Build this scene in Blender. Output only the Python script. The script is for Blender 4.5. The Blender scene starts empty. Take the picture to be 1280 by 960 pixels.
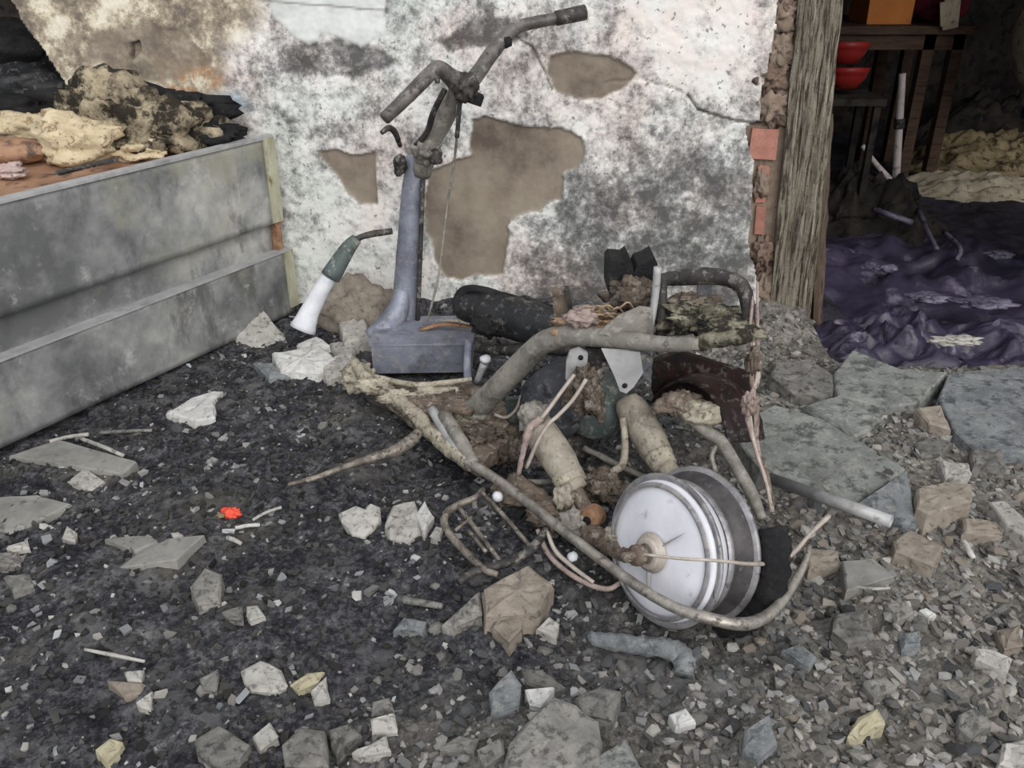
import bpy, bmesh, math, random
import numpy as np
from mathutils import Vector
random.seed(7); RNG = np.random.default_rng(11)
S = bpy.context.scene
COL = S.collection

# ---------------------------------------------------------------- camera, sky, sun, exposure
FPX, PITCH, CAMH = 1100.0, math.radians(27), 1.25
cam_d = bpy.data.cameras.new('camera'); cam = bpy.data.objects.new('camera', cam_d); COL.objects.link(cam)
cam_d.sensor_width = 36; cam_d.lens = 36*FPX/1280; cam_d.clip_start = .02
cam.location = (0, 0, CAMH); cam.rotation_euler = (math.radians(90)-PITCH, 0, 0)
S.camera = cam
W = bpy.data.worlds.new('sky'); S.world = W; W.use_nodes = True
W.node_tree.nodes['Background'].inputs[0].default_value = (.93, .96, 1, 1)
W.node_tree.nodes['Background'].inputs[1].default_value = .86
sun_d = bpy.data.lights.new('sun', 'SUN'); sun = bpy.data.objects.new('sun', sun_d); COL.objects.link(sun)
sun_d.energy = 2.0; sun_d.angle = math.radians(50); sun_d.color = (1, .97, .93)
sun.rotation_euler = (math.radians(57), 0, math.radians(18))
S.view_settings.view_transform = 'Standard'; S.view_settings.look = 'None'
S.view_settings.gamma = 1; S.view_settings.use_curve_mapping = False
S.view_settings.exposure = 0.08

# ---------------------------------------------------------------- pixel to place
CP, SP = math.cos(PITCH), math.sin(PITCH)
CAM = np.array([0, 0, CAMH])
def ray(x, y):
    u = (x-640)/FPX; v = (480-y)/FPX
    return np.array([u, CP+v*SP, -SP+v*CP])
def atz(x, y, z):
    d = ray(x, y); return CAM + d*((z-CAMH)/d[2])
def aty(x, y, Y):
    d = ray(x, y); return CAM + d*(Y/d[1])
def onplane(x, y, c, n):
    d = ray(x, y); return CAM + d*(np.dot(n, c-CAM)/np.dot(n, d))
def depth(p): return p[1]*CP - (p[2]-CAMH)*SP
def pt(q):                       # (px, py, forward distance) when the third number is above 1, else (px, py, height)
    return aty(*q) if q[2] > 1 else atz(*q)

# ---------------------------------------------------------------- noise
def _h(i, j, k, s):
    n = (i*374761393 + j*668265263 + k*2147483647 + s*974634777) & 0xffffffff
    n = ((n ^ (n >> 13))*1274126177) & 0xffffffff
    return ((n ^ (n >> 16)) & 0xffff)/65535.0
def vnoise(x, y, z=0., s=0):
    x = np.asarray(x, float); y = np.asarray(y, float); z = np.asarray(z, float)+0*x
    i = np.floor(x).astype(np.int64); j = np.floor(y).astype(np.int64); k = np.floor(z).astype(np.int64)
    fx, fy, fz = x-i, y-j, z-k
    fx = fx*fx*(3-2*fx); fy = fy*fy*(3-2*fy); fz = fz*fz*(3-2*fz)
    def L(dk):
        a = _h(i, j, k+dk, s)*(1-fx)+_h(i+1, j, k+dk, s)*fx
        b = _h(i, j+1, k+dk, s)*(1-fx)+_h(i+1, j+1, k+dk, s)*fx
        return a*(1-fy)+b*fy
    return (L(0)*(1-fz)+L(1)*fz)*2-1
def fbm(x, y, z=0., o=4, s=0):
    t = 0; a = 1; n = 0
    for q in range(o):
        t = t+a*vnoise(np.asarray(x)*2**q, np.asarray(y)*2**q, np.asarray(z)*2**q, s+q); n += a; a *= .5
    return t/n
def sstep(a, b, x):
    t = np.clip((x-a)/(b-a), 0, 1); return t*t*(3-2*t)

# ---------------------------------------------------------------- the lie of the ground
WALLK = .111
def wall_y(x): return 2.975-WALLK*x
def hz(x, y):
    x = np.asarray(x, float); y = np.asarray(y, float)
    rub = rubble_mask(x, y)
    h = .020*fbm(x*2.3, y*2.3, o=3, s=3) + (.018+.006*rub)*fbm(x*9, y*9, o=3, s=5) + (.011+.003*rub)*fbm(x*34, y*34, o=3, s=9)
    h = h + .07*np.exp(-((wall_y(x)-y)/.22)**2)*sstep(-.95, -.6, x)*sstep(1.15, .95, x)
    h = h + .05*sstep(.45, 1.1, x)*sstep(1.3, 1.9, y)
    k = sstep(2.50, 2.62, y)*sstep(1.0, 1.12, x)
    return h*(1-k)-.07*k
def rubble_mask(x, y):
    m = sstep(.15, .75, x + .25*fbm(x*2, y*2, o=2, s=21) - .25*(y-1.5)*(y < 1.5))
    m2 = sstep(1.28, 1.0, y)*sstep(-.45, .0, x)
    return np.clip(np.maximum(m, m2*.85), 0, 1)
def hzs(x, y): return float(hz(np.array([x]), np.array([y]))[0])
def grd(x, y, up=0.):
    z = 0.
    for _ in range(8):
        p = atz(x, y, z+up); z = .5*z+.5*hzs(p[0], p[1])
    return atz(x, y, z+up)

# ---------------------------------------------------------------- materials
def lin(c):
    return tuple(((v/255)/12.92 if v/255 <= .04045 else ((v/255+.055)/1.055)**2.4) for v in c)+(1,)
class NT:
    def __init__(s, name):
        s.m = bpy.data.materials.new(name); s.m.use_nodes = True; s.t = s.m.node_tree; s.N = s.t.nodes; s.L = s.t.links
        s.b = s.N['Principled BSDF']
    def n(s, typ, **k):
        o = s.N.new(typ)
        for a, v in k.items(): setattr(o, a, v)
        return o
    def link(s, a, b): s.L.new(a, b)
    def put(s, v, sock):
        if hasattr(v, 'is_output'): s.L.new(v, sock)
        else: sock.default_value = v
    def noise(s, scale, detail=5, rough=.6, vec=None, off=0., stretch=None):
        if vec is None:
            vec = s.n('ShaderNodeTexCoord').outputs['Object']
        if off or stretch:
            mp = s.n('ShaderNodeMapping'); s.link(vec, mp.inputs[0]); mp.inputs[1].default_value = (off, off*.7, off*.3)
            if stretch: mp.inputs[3].default_value = stretch
            vec = mp.outputs[0]
        o = s.n('ShaderNodeTexNoise'); s.link(vec, o.inputs['Vector'])
        o.inputs['Scale'].default_value = scale; o.inputs['Detail'].default_value = detail; o.inputs['Roughness'].default_value = rough
        return o.outputs[0]
    def ramp(s, v, stops):
        o = s.n('ShaderNodeValToRGB'); s.put(v, o.inputs[0]); e = o.color_ramp.elements
        while len(e) < len(stops): e.new(.5)
        for i, (p, c) in enumerate(stops):
            e[i].position = p; e[i].color = c if len(c) == 4 else lin(c)
        return o.outputs[0]
    def step(s, v, a, b):
        o = s.n('ShaderNodeMapRange'); o.interpolation_type = 'SMOOTHSTEP'; s.put(v, o.inputs[0])
        o.inputs[1].default_value = a; o.inputs[2].default_value = b; return o.outputs[0]
    def mix(s, f, a, b, mode='MIX'):
        o = s.n('ShaderNodeMix', data_type='RGBA', blend_type=mode)
        s.put(f, o.inputs[0]); s.put(a, o.inputs[6]); s.put(b, o.inputs[7]); return o.outputs[2]
    def math(s, op, a, b=0.):
        o = s.n('ShaderNodeMath', operation=op); s.put(a, o.inputs[0]); s.put(b, o.inputs[1]); return o.outputs[0]
    def attr(s, name):
        o = s.n('ShaderNodeAttribute'); o.attribute_name = name; return o
    def bump(s, v, strength=.5, dist=.005):
        o = s.n('ShaderNodeBump'); s.put(v, o.inputs['Height']); o.inputs['Strength'].default_value = strength
        o.inputs['Distance'].default_value = dist; s.link(o.outputs[0], s.b.inputs['Normal'])
    def out(s, color, rough=.85, metal=0., spec=.3):
        s.put(color, s.b.inputs['Base Color']); s.put(rough, s.b.inputs['Roughness']); s.put(metal, s.b.inputs['Metallic'])
        s.b.inputs['Specular IOR Level'].default_value = spec
        return s.m
def mk(name, c1, c2, c3=None, scale=14, rough=.85, metal=0., bump=.5, bd=.004, cov=.5, var=.0, s3=None, stretch=None, spec=.3, grit=0.):
    m = NT(name)
    n = m.noise(scale, 6, .65, stretch=stretch)
    c = m.ramp(n, [(.36, c1), (.64, c2)])
    if c3 is not None:
        n2 = m.noise(s3 or scale*2.2, 7, .7, off=3.1, stretch=stretch)
        c = m.mix(m.step(n2, cov-.06, cov+.06), c, lin(c3))
    if grit:
        c = m.mix(m.math('MULTIPLY', m.step(m.noise(7, 6, .7, off=5.5), .52, .64), .6*grit), c, lin((58, 54, 52)))
        c = m.mix(m.math('MULTIPLY', m.step(m.noise(38, 6, .75, off=1.3), .53, .62), .75*grit), c, lin((176, 170, 162)))
    if var:
        r = m.n('ShaderNodeObjectInfo').outputs['Random']
        mr = m.n('ShaderNodeMapRange'); m.link(r, mr.inputs[0]); mr.inputs[3].default_value = 1-var; mr.inputs[4].default_value = 1+var
        cc = m.n('ShaderNodeCombineColor')
        for i in range(3): m.link(mr.outputs[0], cc.inputs[i])
        c = m.mix(1., c, cc.outputs[0], 'MULTIPLY')
    m.bump(m.noise(scale*4, 5, .7, off=7.7), bump, bd)
    return m.out(c, rough, metal, spec)

M = {}
M['concrete'] = mk('grey_concrete', (104, 102, 99), (138, 135, 130), (80, 78, 76), 22, cov=.56, var=.25)
M['pale'] = mk('pale_plaster', (154, 151, 146), (184, 181, 175), (112, 108, 103), 26, cov=.58, var=.12)
M['white'] = mk('white_plaster', (184, 183, 181), (208, 207, 204), (138, 136, 133), 30, cov=.6, var=.06)
M['tan'] = mk('tan_masonry', (124, 115, 105), (152, 142, 131), (96, 89, 83), 26, cov=.6, var=.1)
M['bluegrey'] = mk('blue_grey_concrete', (106, 110, 113), (136, 139, 140), (82, 86, 89), 12, cov=.56, var=.1, grit=.35, bump=.9, bd=.008)
M['slab'] = mk('grey_green_slab', (110, 114, 111), (142, 144, 140), (82, 85, 84), 9, cov=.56, s3=22, var=.08, grit=.45, bump=.9, bd=.008)
M['tile'] = mk('sooty_tile', (122, 120, 116), (152, 150, 145), (90, 88, 85), 12, cov=.62, var=.12, bump=.25)
M['char'] = mk('charred_black', (22, 22, 25), (40, 39, 41), (66, 64, 64), 20, cov=.64, rough=.8, bump=.9, bd=.006, var=.2)
M['darkchunk'] = mk('sooty_lump', (58, 57, 60), (84, 82, 82), (36, 36, 40), 24, cov=.55, var=.3)
M['yellowchunk'] = mk('yellowish_masonry', (164, 156, 130), (184, 177, 152), (130, 122, 104), 26, cov=.6)
M['brick'] = mk('red_brick', (150, 104, 92), (172, 122, 108), (124, 98, 88), 30, cov=.62, var=.12)
M['darkbrick'] = mk('scorched_brick', (104, 86, 76), (130, 110, 98), (72, 62, 56), 30, cov=.58)
M['mortar'] = mk('mortar_core', (120, 104, 92), (146, 130, 116), (96, 84, 74), 20, cov=.6)
M['steel'] = mk('smoked_steel', (96, 98, 102), (128, 130, 134), (70, 70, 72), 16, .5, .45, .25, cov=.62, grit=0.8)
M['bluesteel'] = mk('blue_grey_painted_steel', (112, 115, 128), (146, 150, 164), (98, 98, 104), 10, .5, .25, .25, cov=.63, s3=24, grit=0.55)
M['greensteel'] = mk('green_grey_steel', (82, 92, 90), (104, 116, 114), (64, 68, 68), 14, .6, .2, .3, cov=.62, grit=0.8)
M['darksteel'] = mk('blackened_steel', (48, 46, 47), (78, 74, 72), (100, 92, 86), 18, .6, .3, .4, cov=.66, grit=0.5)
M['tubegrey'] = mk('ash_coated_tube', (122, 118, 112), (156, 151, 143), (98, 92, 87), 16, .65, .2, .35, cov=.62, grit=0.8)
M['chrome'] = mk('dulled_chrome', (128, 122, 116), (176, 170, 162), (92, 84, 76), 22, .4, .5, .25, cov=.6, grit=0.8)
M['beigecrust'] = mk('beige_ash_crust', (150, 142, 128), (196, 188, 170), (110, 98, 86), 30, .9, 0, .8, .006, cov=.58)
M['shock'] = mk('ashen_shock_body', (142, 134, 122), (172, 164, 150), (116, 104, 92), 24, .7, .1, .4, cov=.6, grit=0.8)
M['rust'] = mk('orange_rust', (132, 98, 76), (172, 136, 108), (98, 76, 62), 34, .85, .1, .5, cov=.6)
M['brownmetal'] = mk('heat_browned_metal', (100, 88, 78), (132, 118, 106), (76, 64, 58), 26, .75, .2, .5, cov=.58, grit=0.8)
M['alu'] = mk('pale_aluminium', (214, 214, 222), (234, 235, 242), (176, 174, 178), 7, .42, .0, .1, .002, cov=.68, s3=12)
M['rimgrey'] = mk('dull_rim_alloy', (132, 130, 132), (172, 170, 174), (96, 92, 92), 16, .45, .45, .2, cov=.62, grit=0.8)
M['rimdark'] = mk('sooty_rim_channel', (60, 58, 60), (92, 88, 90), (120, 116, 112), 20, .6, .3, .4, cov=.66)
M['ashwhite'] = mk('white_ash_coat', (204, 206, 212), (226, 228, 232), (176, 178, 184), 14, .8, 0, .25, cov=.66)
M['wirewhite'] = mk('bare_pale_wire', (168, 158, 150), (196, 186, 176), None, 30, .6, .2)
M['copper'] = mk('burnt_copper_wire', (146, 118, 98), (178, 154, 128), (112, 96, 80), 40, .6, .3, cov=.58, var=.25)
M['pinkwire'] = mk('pinkish_melted_wire', (142, 124, 118), (172, 156, 150), (104, 90, 85), 30, .8, cov=.6)
M['fibre'] = mk('brown_charred_fibre', (84, 74, 66), (116, 103, 91), (54, 47, 43), 40, .9, bump=.9, cov=.55, grit=0.6)
M['maroon'] = mk('dark_maroon_mudguard', (32, 22, 22), (54, 34, 33), (28, 25, 26), 12, .55, .1, .3, cov=.55, grit=0.25)
M['blackshell'] = mk('black_charred_shell', (30, 31, 34), (50, 52, 54), (70, 70, 70), 10, .5, 0, .5, cov=.66, grit=0.3)
M['motor'] = mk('dark_slate_housing', (62, 64, 70), (88, 90, 96), (50, 50, 54), 9, .6, .15, .3, cov=.6, grit=0.4)
M['plate'] = mk('light_grey_bracket', (158, 158, 160), (184, 184, 184), (136, 132, 128), 16, .55, .2, .2, cov=.64, grit=0.5)
M['wood'] = mk('weathered_wood', (104, 97, 86), (150, 142, 128), (66, 58, 50), 9, .9, 0, 1., .010, cov=.53, stretch=(6, 6, .45), var=.14)
M['wooddark'] = mk('dark_brown_wood', (76, 64, 56), (104, 90, 78), (54, 46, 40), 9, .85, 0, .5, cov=.57, stretch=(6, 6, .5))
M['olive'] = mk('flaking_olive_cream', (150, 148, 126), (186, 184, 162), (126, 112, 82), 14, .8, .0, .4, cov=.6, stretch=(1, 1, .35))
M['foam'] = mk('dirty_burnt_foam', (128, 116, 98), (198, 184, 156), (54, 48, 40), 16, .95, 0, 1., .014, cov=.50, s3=13)
M['foamclean'] = mk('cream_foam', (198, 180, 148), (222, 206, 174), (146, 124, 98), 16, .95, 0, .9, .010, cov=.58)
M['orangebrown'] = mk('orange_brown_board', (138, 104, 82), (170, 134, 108), (92, 76, 68), 7, .7, 0, .3, cov=.58)
M['pinkash'] = mk('pinkish_ash', (170, 146, 142), (196, 176, 170), (120, 108, 106), 24, .9, cov=.58)
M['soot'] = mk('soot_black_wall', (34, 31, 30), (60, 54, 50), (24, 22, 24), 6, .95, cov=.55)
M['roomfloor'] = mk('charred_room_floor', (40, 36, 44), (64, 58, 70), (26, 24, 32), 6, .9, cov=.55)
M['purple'] = mk('dark_violet_plastic', (46, 41, 60), (70, 64, 84), (112, 106, 122), 5, .42, 0, .4, .01, cov=.6, s3=7, spec=.5)
M['purple2'] = mk('violet_grey_film', (88, 82, 100), (124, 118, 134), (58, 52, 70), 8, .45, cov=.58)
M['straw'] = mk('scorched_yellow_cloth', (116, 102, 74), (160, 144, 114), (66, 54, 40), 10, .9, cov=.56, var=.15)
M['paper'] = mk('grimy_pale_cloth', (140, 130, 112), (174, 164, 146), (88, 78, 64), 9, .9, cov=.6, var=.15)
M['tablewood'] = mk('brown_table_wood', (70, 52, 42), (90, 68, 54), (50, 38, 32), 8, .7, cov=.57, stretch=(.6, 5, 5))
M['orange'] = mk('orange_plastic', (186, 108, 44), (202, 124, 54), (150, 86, 40), 5, .5, cov=.66, bump=.1)
M['red'] = mk('red_plastic', (132, 34, 32), (154, 46, 40), (88, 26, 26), 6, .4, cov=.68, bump=.1)
M['redscrap'] = mk('bright_red_scrap', (226, 78, 58), (240, 104, 80), (196, 60, 46), 30, .5, cov=.66, bump=.2)
M['darkred'] = mk('dark_red_cloth', (84, 26, 40), (108, 36, 50), (60, 20, 30), 6, .95, cov=.56)
M['polewhite'] = mk('whitish_pole', (186, 176, 174), (214, 204, 202), (140, 130, 128), 9, .7, cov=.62)
M['crust'] = mk('mossy_ash_crust', (98, 94, 80), (176, 170, 150), (56, 52, 46), 20, .95, 0, 1., .01, cov=.5, s3=24)
M['bar'] = mk('soot_browned_handlebar', (84, 80, 79), (122, 117, 114), (62, 58, 56), 16, .5, .35, .25, cov=.6, grit=.5)
M['grate'] = mk('scorched_grille_steel', (92, 84, 78), (150, 142, 132), (64, 58, 54), 26, .55, .35, .3, cov=.58, grit=0.8)

# chest panels: steel with cloudy heat marks
m = NT('smoke_clouded_steel')
a = m.noise(2.6, 7, .66); b = m.noise(6, 7, .7, off=4., stretch=(1, 1, .45))
c = m.ramp(a, [(.38, (104, 105, 106)), (.5, (144, 145, 144)), (.62, (186, 184, 178))])
c = m.mix(m.math('MULTIPLY', m.step(b, .5, .66), .8), c, lin((88, 88, 88))); c = m.mix(m.math('MULTIPLY', m.step(m.noise(3.4, 6, .65, off=9.), .54, .68), .7), c, lin((158, 156, 140)))
c = m.mix(m.math('MULTIPLY', m.step(m.noise(9, 8, .75, off=2.), .56, .7), .6), c, lin((200, 200, 198)))
m.bump(m.noise(26, 6, .7), .15, .003); M['panel'] = m.out(c, .6, .1)

# burnt plaster wall
m = NT('burnt_peeling_plaster')
A = m.attr('ma'); B = m.attr('mb'); sa = m.n('ShaderNodeSeparateColor'); m.link(A.outputs['Color'], sa.inputs[0])
sb = m.n('ShaderNodeSeparateColor'); m.link(B.outputs['Color'], sb.inputs[0])
patch, pale, ochre = sa.outputs[0], sa.outputs[1], sa.outputs[2]
rust_, blue_, wash = sb.outputs[0], sb.outputs[1], sb.outputs[2]
n1 = m.noise(11, 9, .74); n2 = m.noise(40, 6, .75, off=5.); n3 = m.noise(3.2, 4, .6, off=8.)
mot = m.math('ADD', m.math('ADD', m.math('MULTIPLY', n1, .62), m.math('MULTIPLY', n2, .38)), m.math('MULTIPLY', m.math('SUBTRACT', pale, .5), .22))
base = m.ramp(mot, [(.36, (96, 95, 95)), (.44, (146, 145, 143)), (.50, (200, 199, 197)), (.57, (236, 235, 231))])
tone = m.ramp(n3, [(.34, (234, 240, 237)), (.48, (255, 255, 255)), (.66, (252, 241, 238))])
base = m.mix(1., base, tone, 'MULTIPLY')
dots = m.step(m.noise(52, 4, .6, off=11.), .62, .67)
base = m.mix(m.math('MULTIPLY', dots, .75), base, lin((104, 100, 98)))
och = m.ramp(m.noise(9, 9, .76, off=2.), [(.40, (116, 106, 96)), (.49, (164, 152, 134)), (.54, (206, 196, 174)), (.60, (226, 220, 202))])
base = m.mix(ochre, base, och)
base = m.mix(m.math('MULTIPLY', rust_, m.step(m.noise(20, 5, .7, off=1.), .36, .6)), base, lin((168, 120, 78)))
base = m.mix(m.math('MULTIPLY', blue_, .8), base, lin((158, 186, 204)))
base = m.mix(wash, base, m.ramp(m.noise(14, 5, .6), [(.35, (206, 208, 206)), (.6, (226, 228, 226))]))
exp_ = m.ramp(m.noise(5, 7, .66, off=3.), [(.36, (100, 90, 82)), (.5, (134, 122, 110)), (.66, (152, 142, 127))])
col = m.mix(patch, base, exp_)
col = m.mix(m.attr('shadem').outputs['Fac'], col, lin((72, 66, 62)))  # painted shade of the cracks and hole
m.bump(m.math('ADD', n2, n1), .35, .005)
M['wall'] = m.out(col, .92, 0., .2)

# ash floor
m = NT('ash_and_cinder_floor')
rb = m.attr('rub').outputs['Fac']
n1 = m.noise(16, 8, .75); n2 = m.noise(70, 6, .75, off=4.)
mm = m.math('ADD', m.math('MULTIPLY', n1, .5), m.math('MULTIPLY', n2, .5))
dk = m.ramp(mm, [(.40, (26, 26, 30)), (.49, (50, 50, 56)), (.56, (88, 87, 90)), (.65, (136, 134, 132))])
lt = m.ramp(mm, [(.38, (66, 63, 60)), (.48, (108, 104, 98)), (.57, (142, 137, 129)), (.68, (172, 167, 157))])
cl = m.mix(rb, dk, lt)
cl = m.mix(m.step(m.noise(3.5, 5, .6, off=7.), .56, .74), cl, lin((92, 88, 82)))
cl = m.mix(m.math('MULTIPLY', m.step(m.noise(8, 8, .74, off=12.), .5, .62), .55), cl, lin((112, 111, 112)))
m.bump(mm, .8, .012)
M['floor'] = m.out(cl, .93, 0., .2)
m = NT('debris_fragment')
ob = m.attr('tint').outputs['Color']; m.bump(m.noise(60, 5, .7), .5, .004)
M['frag'] = m.out(ob, .92, 0., .2)

# ---------------------------------------------------------------- building things
ORG = {}
def mesh(name, V, F, mat, smooth=False):
    me = bpy.data.meshes.new(name); me.from_pydata([tuple(map(float, v)) for v in V], [], [tuple(map(int, q)) for q in F])
    if isinstance(mat, str): mat = M[mat]
    me.materials.append(mat)
    if smooth: me.polygons.foreach_set('use_smooth', [True]*len(me.polygons))
    me.update(); return me
def tag(o, label=None, cat=None, group=None, kind=None):
    if label: o['label'] = label
    if cat: o['category'] = cat
    if group: o['group'] = group
    if kind: o['kind'] = kind
    return o
def empty(name, loc, label=None, cat=None, group=None, kind=None):
    o = bpy.data.objects.new(name, None); COL.objects.link(o); o.location = loc; o.empty_display_size = .1
    ORG[o.name] = np.array(loc, float); return tag(o, label, cat, group, kind)
def obj(name, VF, mat, parent=None, smooth=False, **k):
    V, F = VF; V = np.asarray(V, float)
    if parent is None:
        o0 = np.array([V[:, 0].mean(), V[:, 1].mean(), V[:, 2].min()]); loc = o0
    else:
        o0 = ORG[parent.name]; loc = (0, 0, 0)
    o = bpy.data.objects.new(name, mesh(name, V-o0, F, mat, smooth)); COL.objects.link(o)
    o.location = loc
    if parent is not None: o.parent = parent
    ORG[o.name] = o0; return tag(o, **k)
def join(*vfs):
    V = []; F = []; n = 0
    for v, f in vfs:
        v = np.asarray(v, float); V.append(v); F += [tuple(i+n for i in q) for q in f]; n += len(v)
    return np.vstack(V), F

def catmull(P, n):
    P = np.asarray(P, float)
    if len(P) == 2:
        t = np.linspace(0, 1, n+1)[:, None]; return P[0]*(1-t)+P[1]*t
    Q = np.vstack([2*P[0]-P[1], P, 2*P[-1]-P[-2]]); out = []
    for i in range(1, len(Q)-2):
        for t in np.linspace(0, 1, n, endpoint=False):
            a, b, c, d = Q[i-1], Q[i], Q[i+1], Q[i+2]
            out.append(.5*((2*b)+(c-a)*t+(2*a-5*b+4*c-d)*t*t+(3*b-a-3*c+d)*t**3))
    out.append(P[-1]); return np.array(out)
def tube3(P, R, seg=10, n=5, jit=0., flat=1.):
    P = np.asarray(P, float); R = np.asarray(R, float)
    if R.ndim == 0: R = np.full(len(P), float(R))
    C = catmull(np.hstack([P, R[:, None]]), n); R = np.maximum(C[:, 3], 3e-4); C = C[:, :3]
    T = np.gradient(C, axis=0); T /= np.linalg.norm(T, axis=1)[:, None]+1e-12
    up = np.array([0, 0, 1.]) if abs(T[0][2]) < .9 else np.array([0, 1., 0])
    nn = np.cross(T[0], up); nn /= np.linalg.norm(nn); V = []; F = []
    ang = np.arange(seg)*2*math.pi/seg
    for i in range(len(C)):
        nn = nn-T[i]*np.dot(nn, T[i]); nn /= np.linalg.norm(nn); bb = np.cross(T[i], nn)
        rr = R[i]*(1+(jit*RNG.uniform(-1, 1, seg) if jit else 0))
        V += list(C[i]+np.outer(np.cos(ang)*rr, nn)+np.outer(np.sin(ang)*rr*flat, bb))
    for i in range(len(C)-1):
        for j in range(seg):
            a = i*seg+j; b = i*seg+(j+1) % seg; F.append((a, b, b+seg, a+seg))
    F.append(tuple(range(seg-1, -1, -1))); F.append(tuple((len(C)-1)*seg+j for j in range(seg)))
    return np.array(V), F
def tube(Q, rpx, seg=10, n=5, jit=0., flat=1.):
    P = [pt(q) for q in Q]
    r = [rpx]*len(P) if np.isscalar(rpx) else rpx
    return tube3(P, [k*depth(p)/FPX for k, p in zip(r, P)], seg, n, jit, flat)
def box3(c, ax, ay, az, jit=0.):
    c = np.asarray(c, float); ax = np.asarray(ax, float); ay = np.asarray(ay, float); az = np.asarray(az, float); V = []
    for k in (-1, 1):
        for j in (-1, 1):
            for i in (-1, 1): V.append(c+ax*i+ay*j+az*k+(RNG.uniform(-jit, jit, 3) if jit else 0))
    return np.array(V), [(0, 2, 3, 1), (4, 5, 7, 6), (0, 1, 5, 4), (2, 6, 7, 3), (0, 4, 6, 2), (1, 3, 7, 5)]
def abox(x0, x1, y0, y1, z0, z1, jit=0.):
    return box3(((x0+x1)/2, (y0+y1)/2, (z0+z1)/2), ((x1-x0)/2, 0, 0), (0, (y1-y0)/2, 0), (0, 0, (z1-z0)/2), jit)
def lathe(c, axis, prof, seg=48, caps=True):
    c = np.asarray(c, float); w = np.asarray(axis, float); w /= np.linalg.norm(w)
    u = np.cross(w, (0, 0, 1.)); u /= np.linalg.norm(u); v = np.cross(w, u); V = []; F = []
    a = np.arange(seg)*2*math.pi/seg
    for r, t in prof: V += list(c+w*t+np.outer(np.cos(a)*r, u)+np.outer(np.sin(a)*r, v))
    for i in range(len(prof)-1):
        for j in range(seg):
            p = i*seg+j; q = i*seg+(j+1) % seg; F.append((p, q, q+seg, p+seg))
    if caps:
        F.append(tuple(range(seg-1, -1, -1))); F.append(tuple((len(prof)-1)*seg+j for j in range(seg)))
    return np.array(V), F
def plate_z(pix, z, th, jit=.004):        # flat piece lying at one height
    P = resample(np.array([atz(x, y, z) for x, y in pix]), .03, jit); n = len(P); c = P.mean(0)
    T = P.copy(); T[:, 2] += RNG.uniform(-jit, jit, n); I = c+(P-c)*.55; I[:, 2] += RNG.uniform(-jit, jit, n)*1.5; B = P-np.array([0, 0, th])
    V = np.vstack([B, T, I, [c]]); F = [(k*n+i, k*n+(i+1) % n, (k+1)*n+(i+1) % n, (k+1)*n+i) for k in range(2) for i in range(n)]
    return V, F+[(2*n+i, 2*n+(i+1) % n, 3*n) for i in range(n)]+[tuple(range(n-1, -1, -1))]
def plate(pix, Y, th, hole=None):       # flat piece facing the viewer's side, outline at one forward distance, real thickness
    P = np.array([aty(x, y, Y) for x, y in pix]); n = len(P); B = P+np.array([0, th, 0])
    V = np.vstack([P, B]); F = [tuple(range(n)), tuple(range(2*n-1, n-1, -1))]
    F += [(i, n+i, n+(i+1) % n, (i+1) % n) for i in range(n)]
    return V, F
def lump(c, r, rough=.35, sub=4, f=2.2, seed=0, squash=None):
    bm = bmesh.new(); bmesh.ops.create_icosphere(bm, subdivisions=sub, radius=1)
    V = np.array([v.co[:] for v in bm.verts]); F = [tuple(v.index for v in q.verts) for q in bm.faces]; bm.free()
    d = 1+rough*fbm(V[:, 0]*f+seed*7, V[:, 1]*f+3, V[:, 2]*f+9, o=4, s=seed)*1.6
    d = d+rough*.45*(np.abs(fbm(V[:, 0]*f*4+seed, V[:, 1]*f*4, V[:, 2]*f*4, o=3, s=seed+5))*-2+.6)
    V = V*d[:, None]*np.asarray(r, float)
    return V+np.asarray(c, float), F
def resample(P, step, jit):
    out = []
    for i in range(len(P)):
        a, b = P[i], P[(i+1) % len(P)]; k = max(1, int(round(np.linalg.norm(b-a)/step)))
        for j in range(k):
            q = a+(b-a)*j/k
            if j: q = q+np.append(RNG.uniform(-jit, jit, 2), 0)
            out.append(q)
    return np.array(out)
def chunk_vf(pix, th, tilt=(0, 0), rough=1., up=0., step=.03):
    cx = np.mean([p[0] for p in pix]); cy = np.mean([p[1] for p in pix])
    c = grd(cx, cy, th+up); nrm = np.array([-tilt[0], -tilt[1], 1.])
    P = np.array([onplane(x, y, c, nrm) for x, y in pix])
    P = resample(P, step, .0035*rough); n = len(P); ctr = P.mean(0)
    size = np.linalg.norm(P-ctr, axis=1).mean(); bev = min(.006*rough+.0015, size*.16)
    g = np.array([hzs(p[0], p[1]) for p in P])
    bot = ctr+(P-ctr)*(1.03+.05*rough); bot[:, 2] = np.minimum(P[:, 2]-th*.9, g-.012) if up == 0 else P[:, 2]-th
    mid = ctr+(P-ctr)*(1.0+.03*rough); mid[:, 2] = P[:, 2]-th*.35; mid[:, :2] += RNG.uniform(-.004, .004, (n, 2))*rough
    edge = P.copy(); edge[:, 2] -= bev*.8
    top = ctr+(P-ctr)*(1-bev/max(size, .005)); top[:, 2] += RNG.uniform(-.0025, .0025, n)*(rough if rough > .65 else .15)
    rin = rough if rough > .65 else .12
    inn = ctr+(P-ctr)*.5; inn[:, 2] += RNG.uniform(-.004, .005, n)*rin
    V = np.vstack([bot, mid, edge, top, inn, [ctr+[0, 0, .003*rin]]]); F = []
    for k in range(4):
        for i in range(n):
            a = k*n+i; b = k*n+(i+1) % n; F.append((a, b, b+n, a+n))
    for i in range(n): F.append((4*n+i, 4*n+(i+1) % n, 5*n))
    F.append(tuple(range(n-1, -1, -1)))
    return V, F

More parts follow.
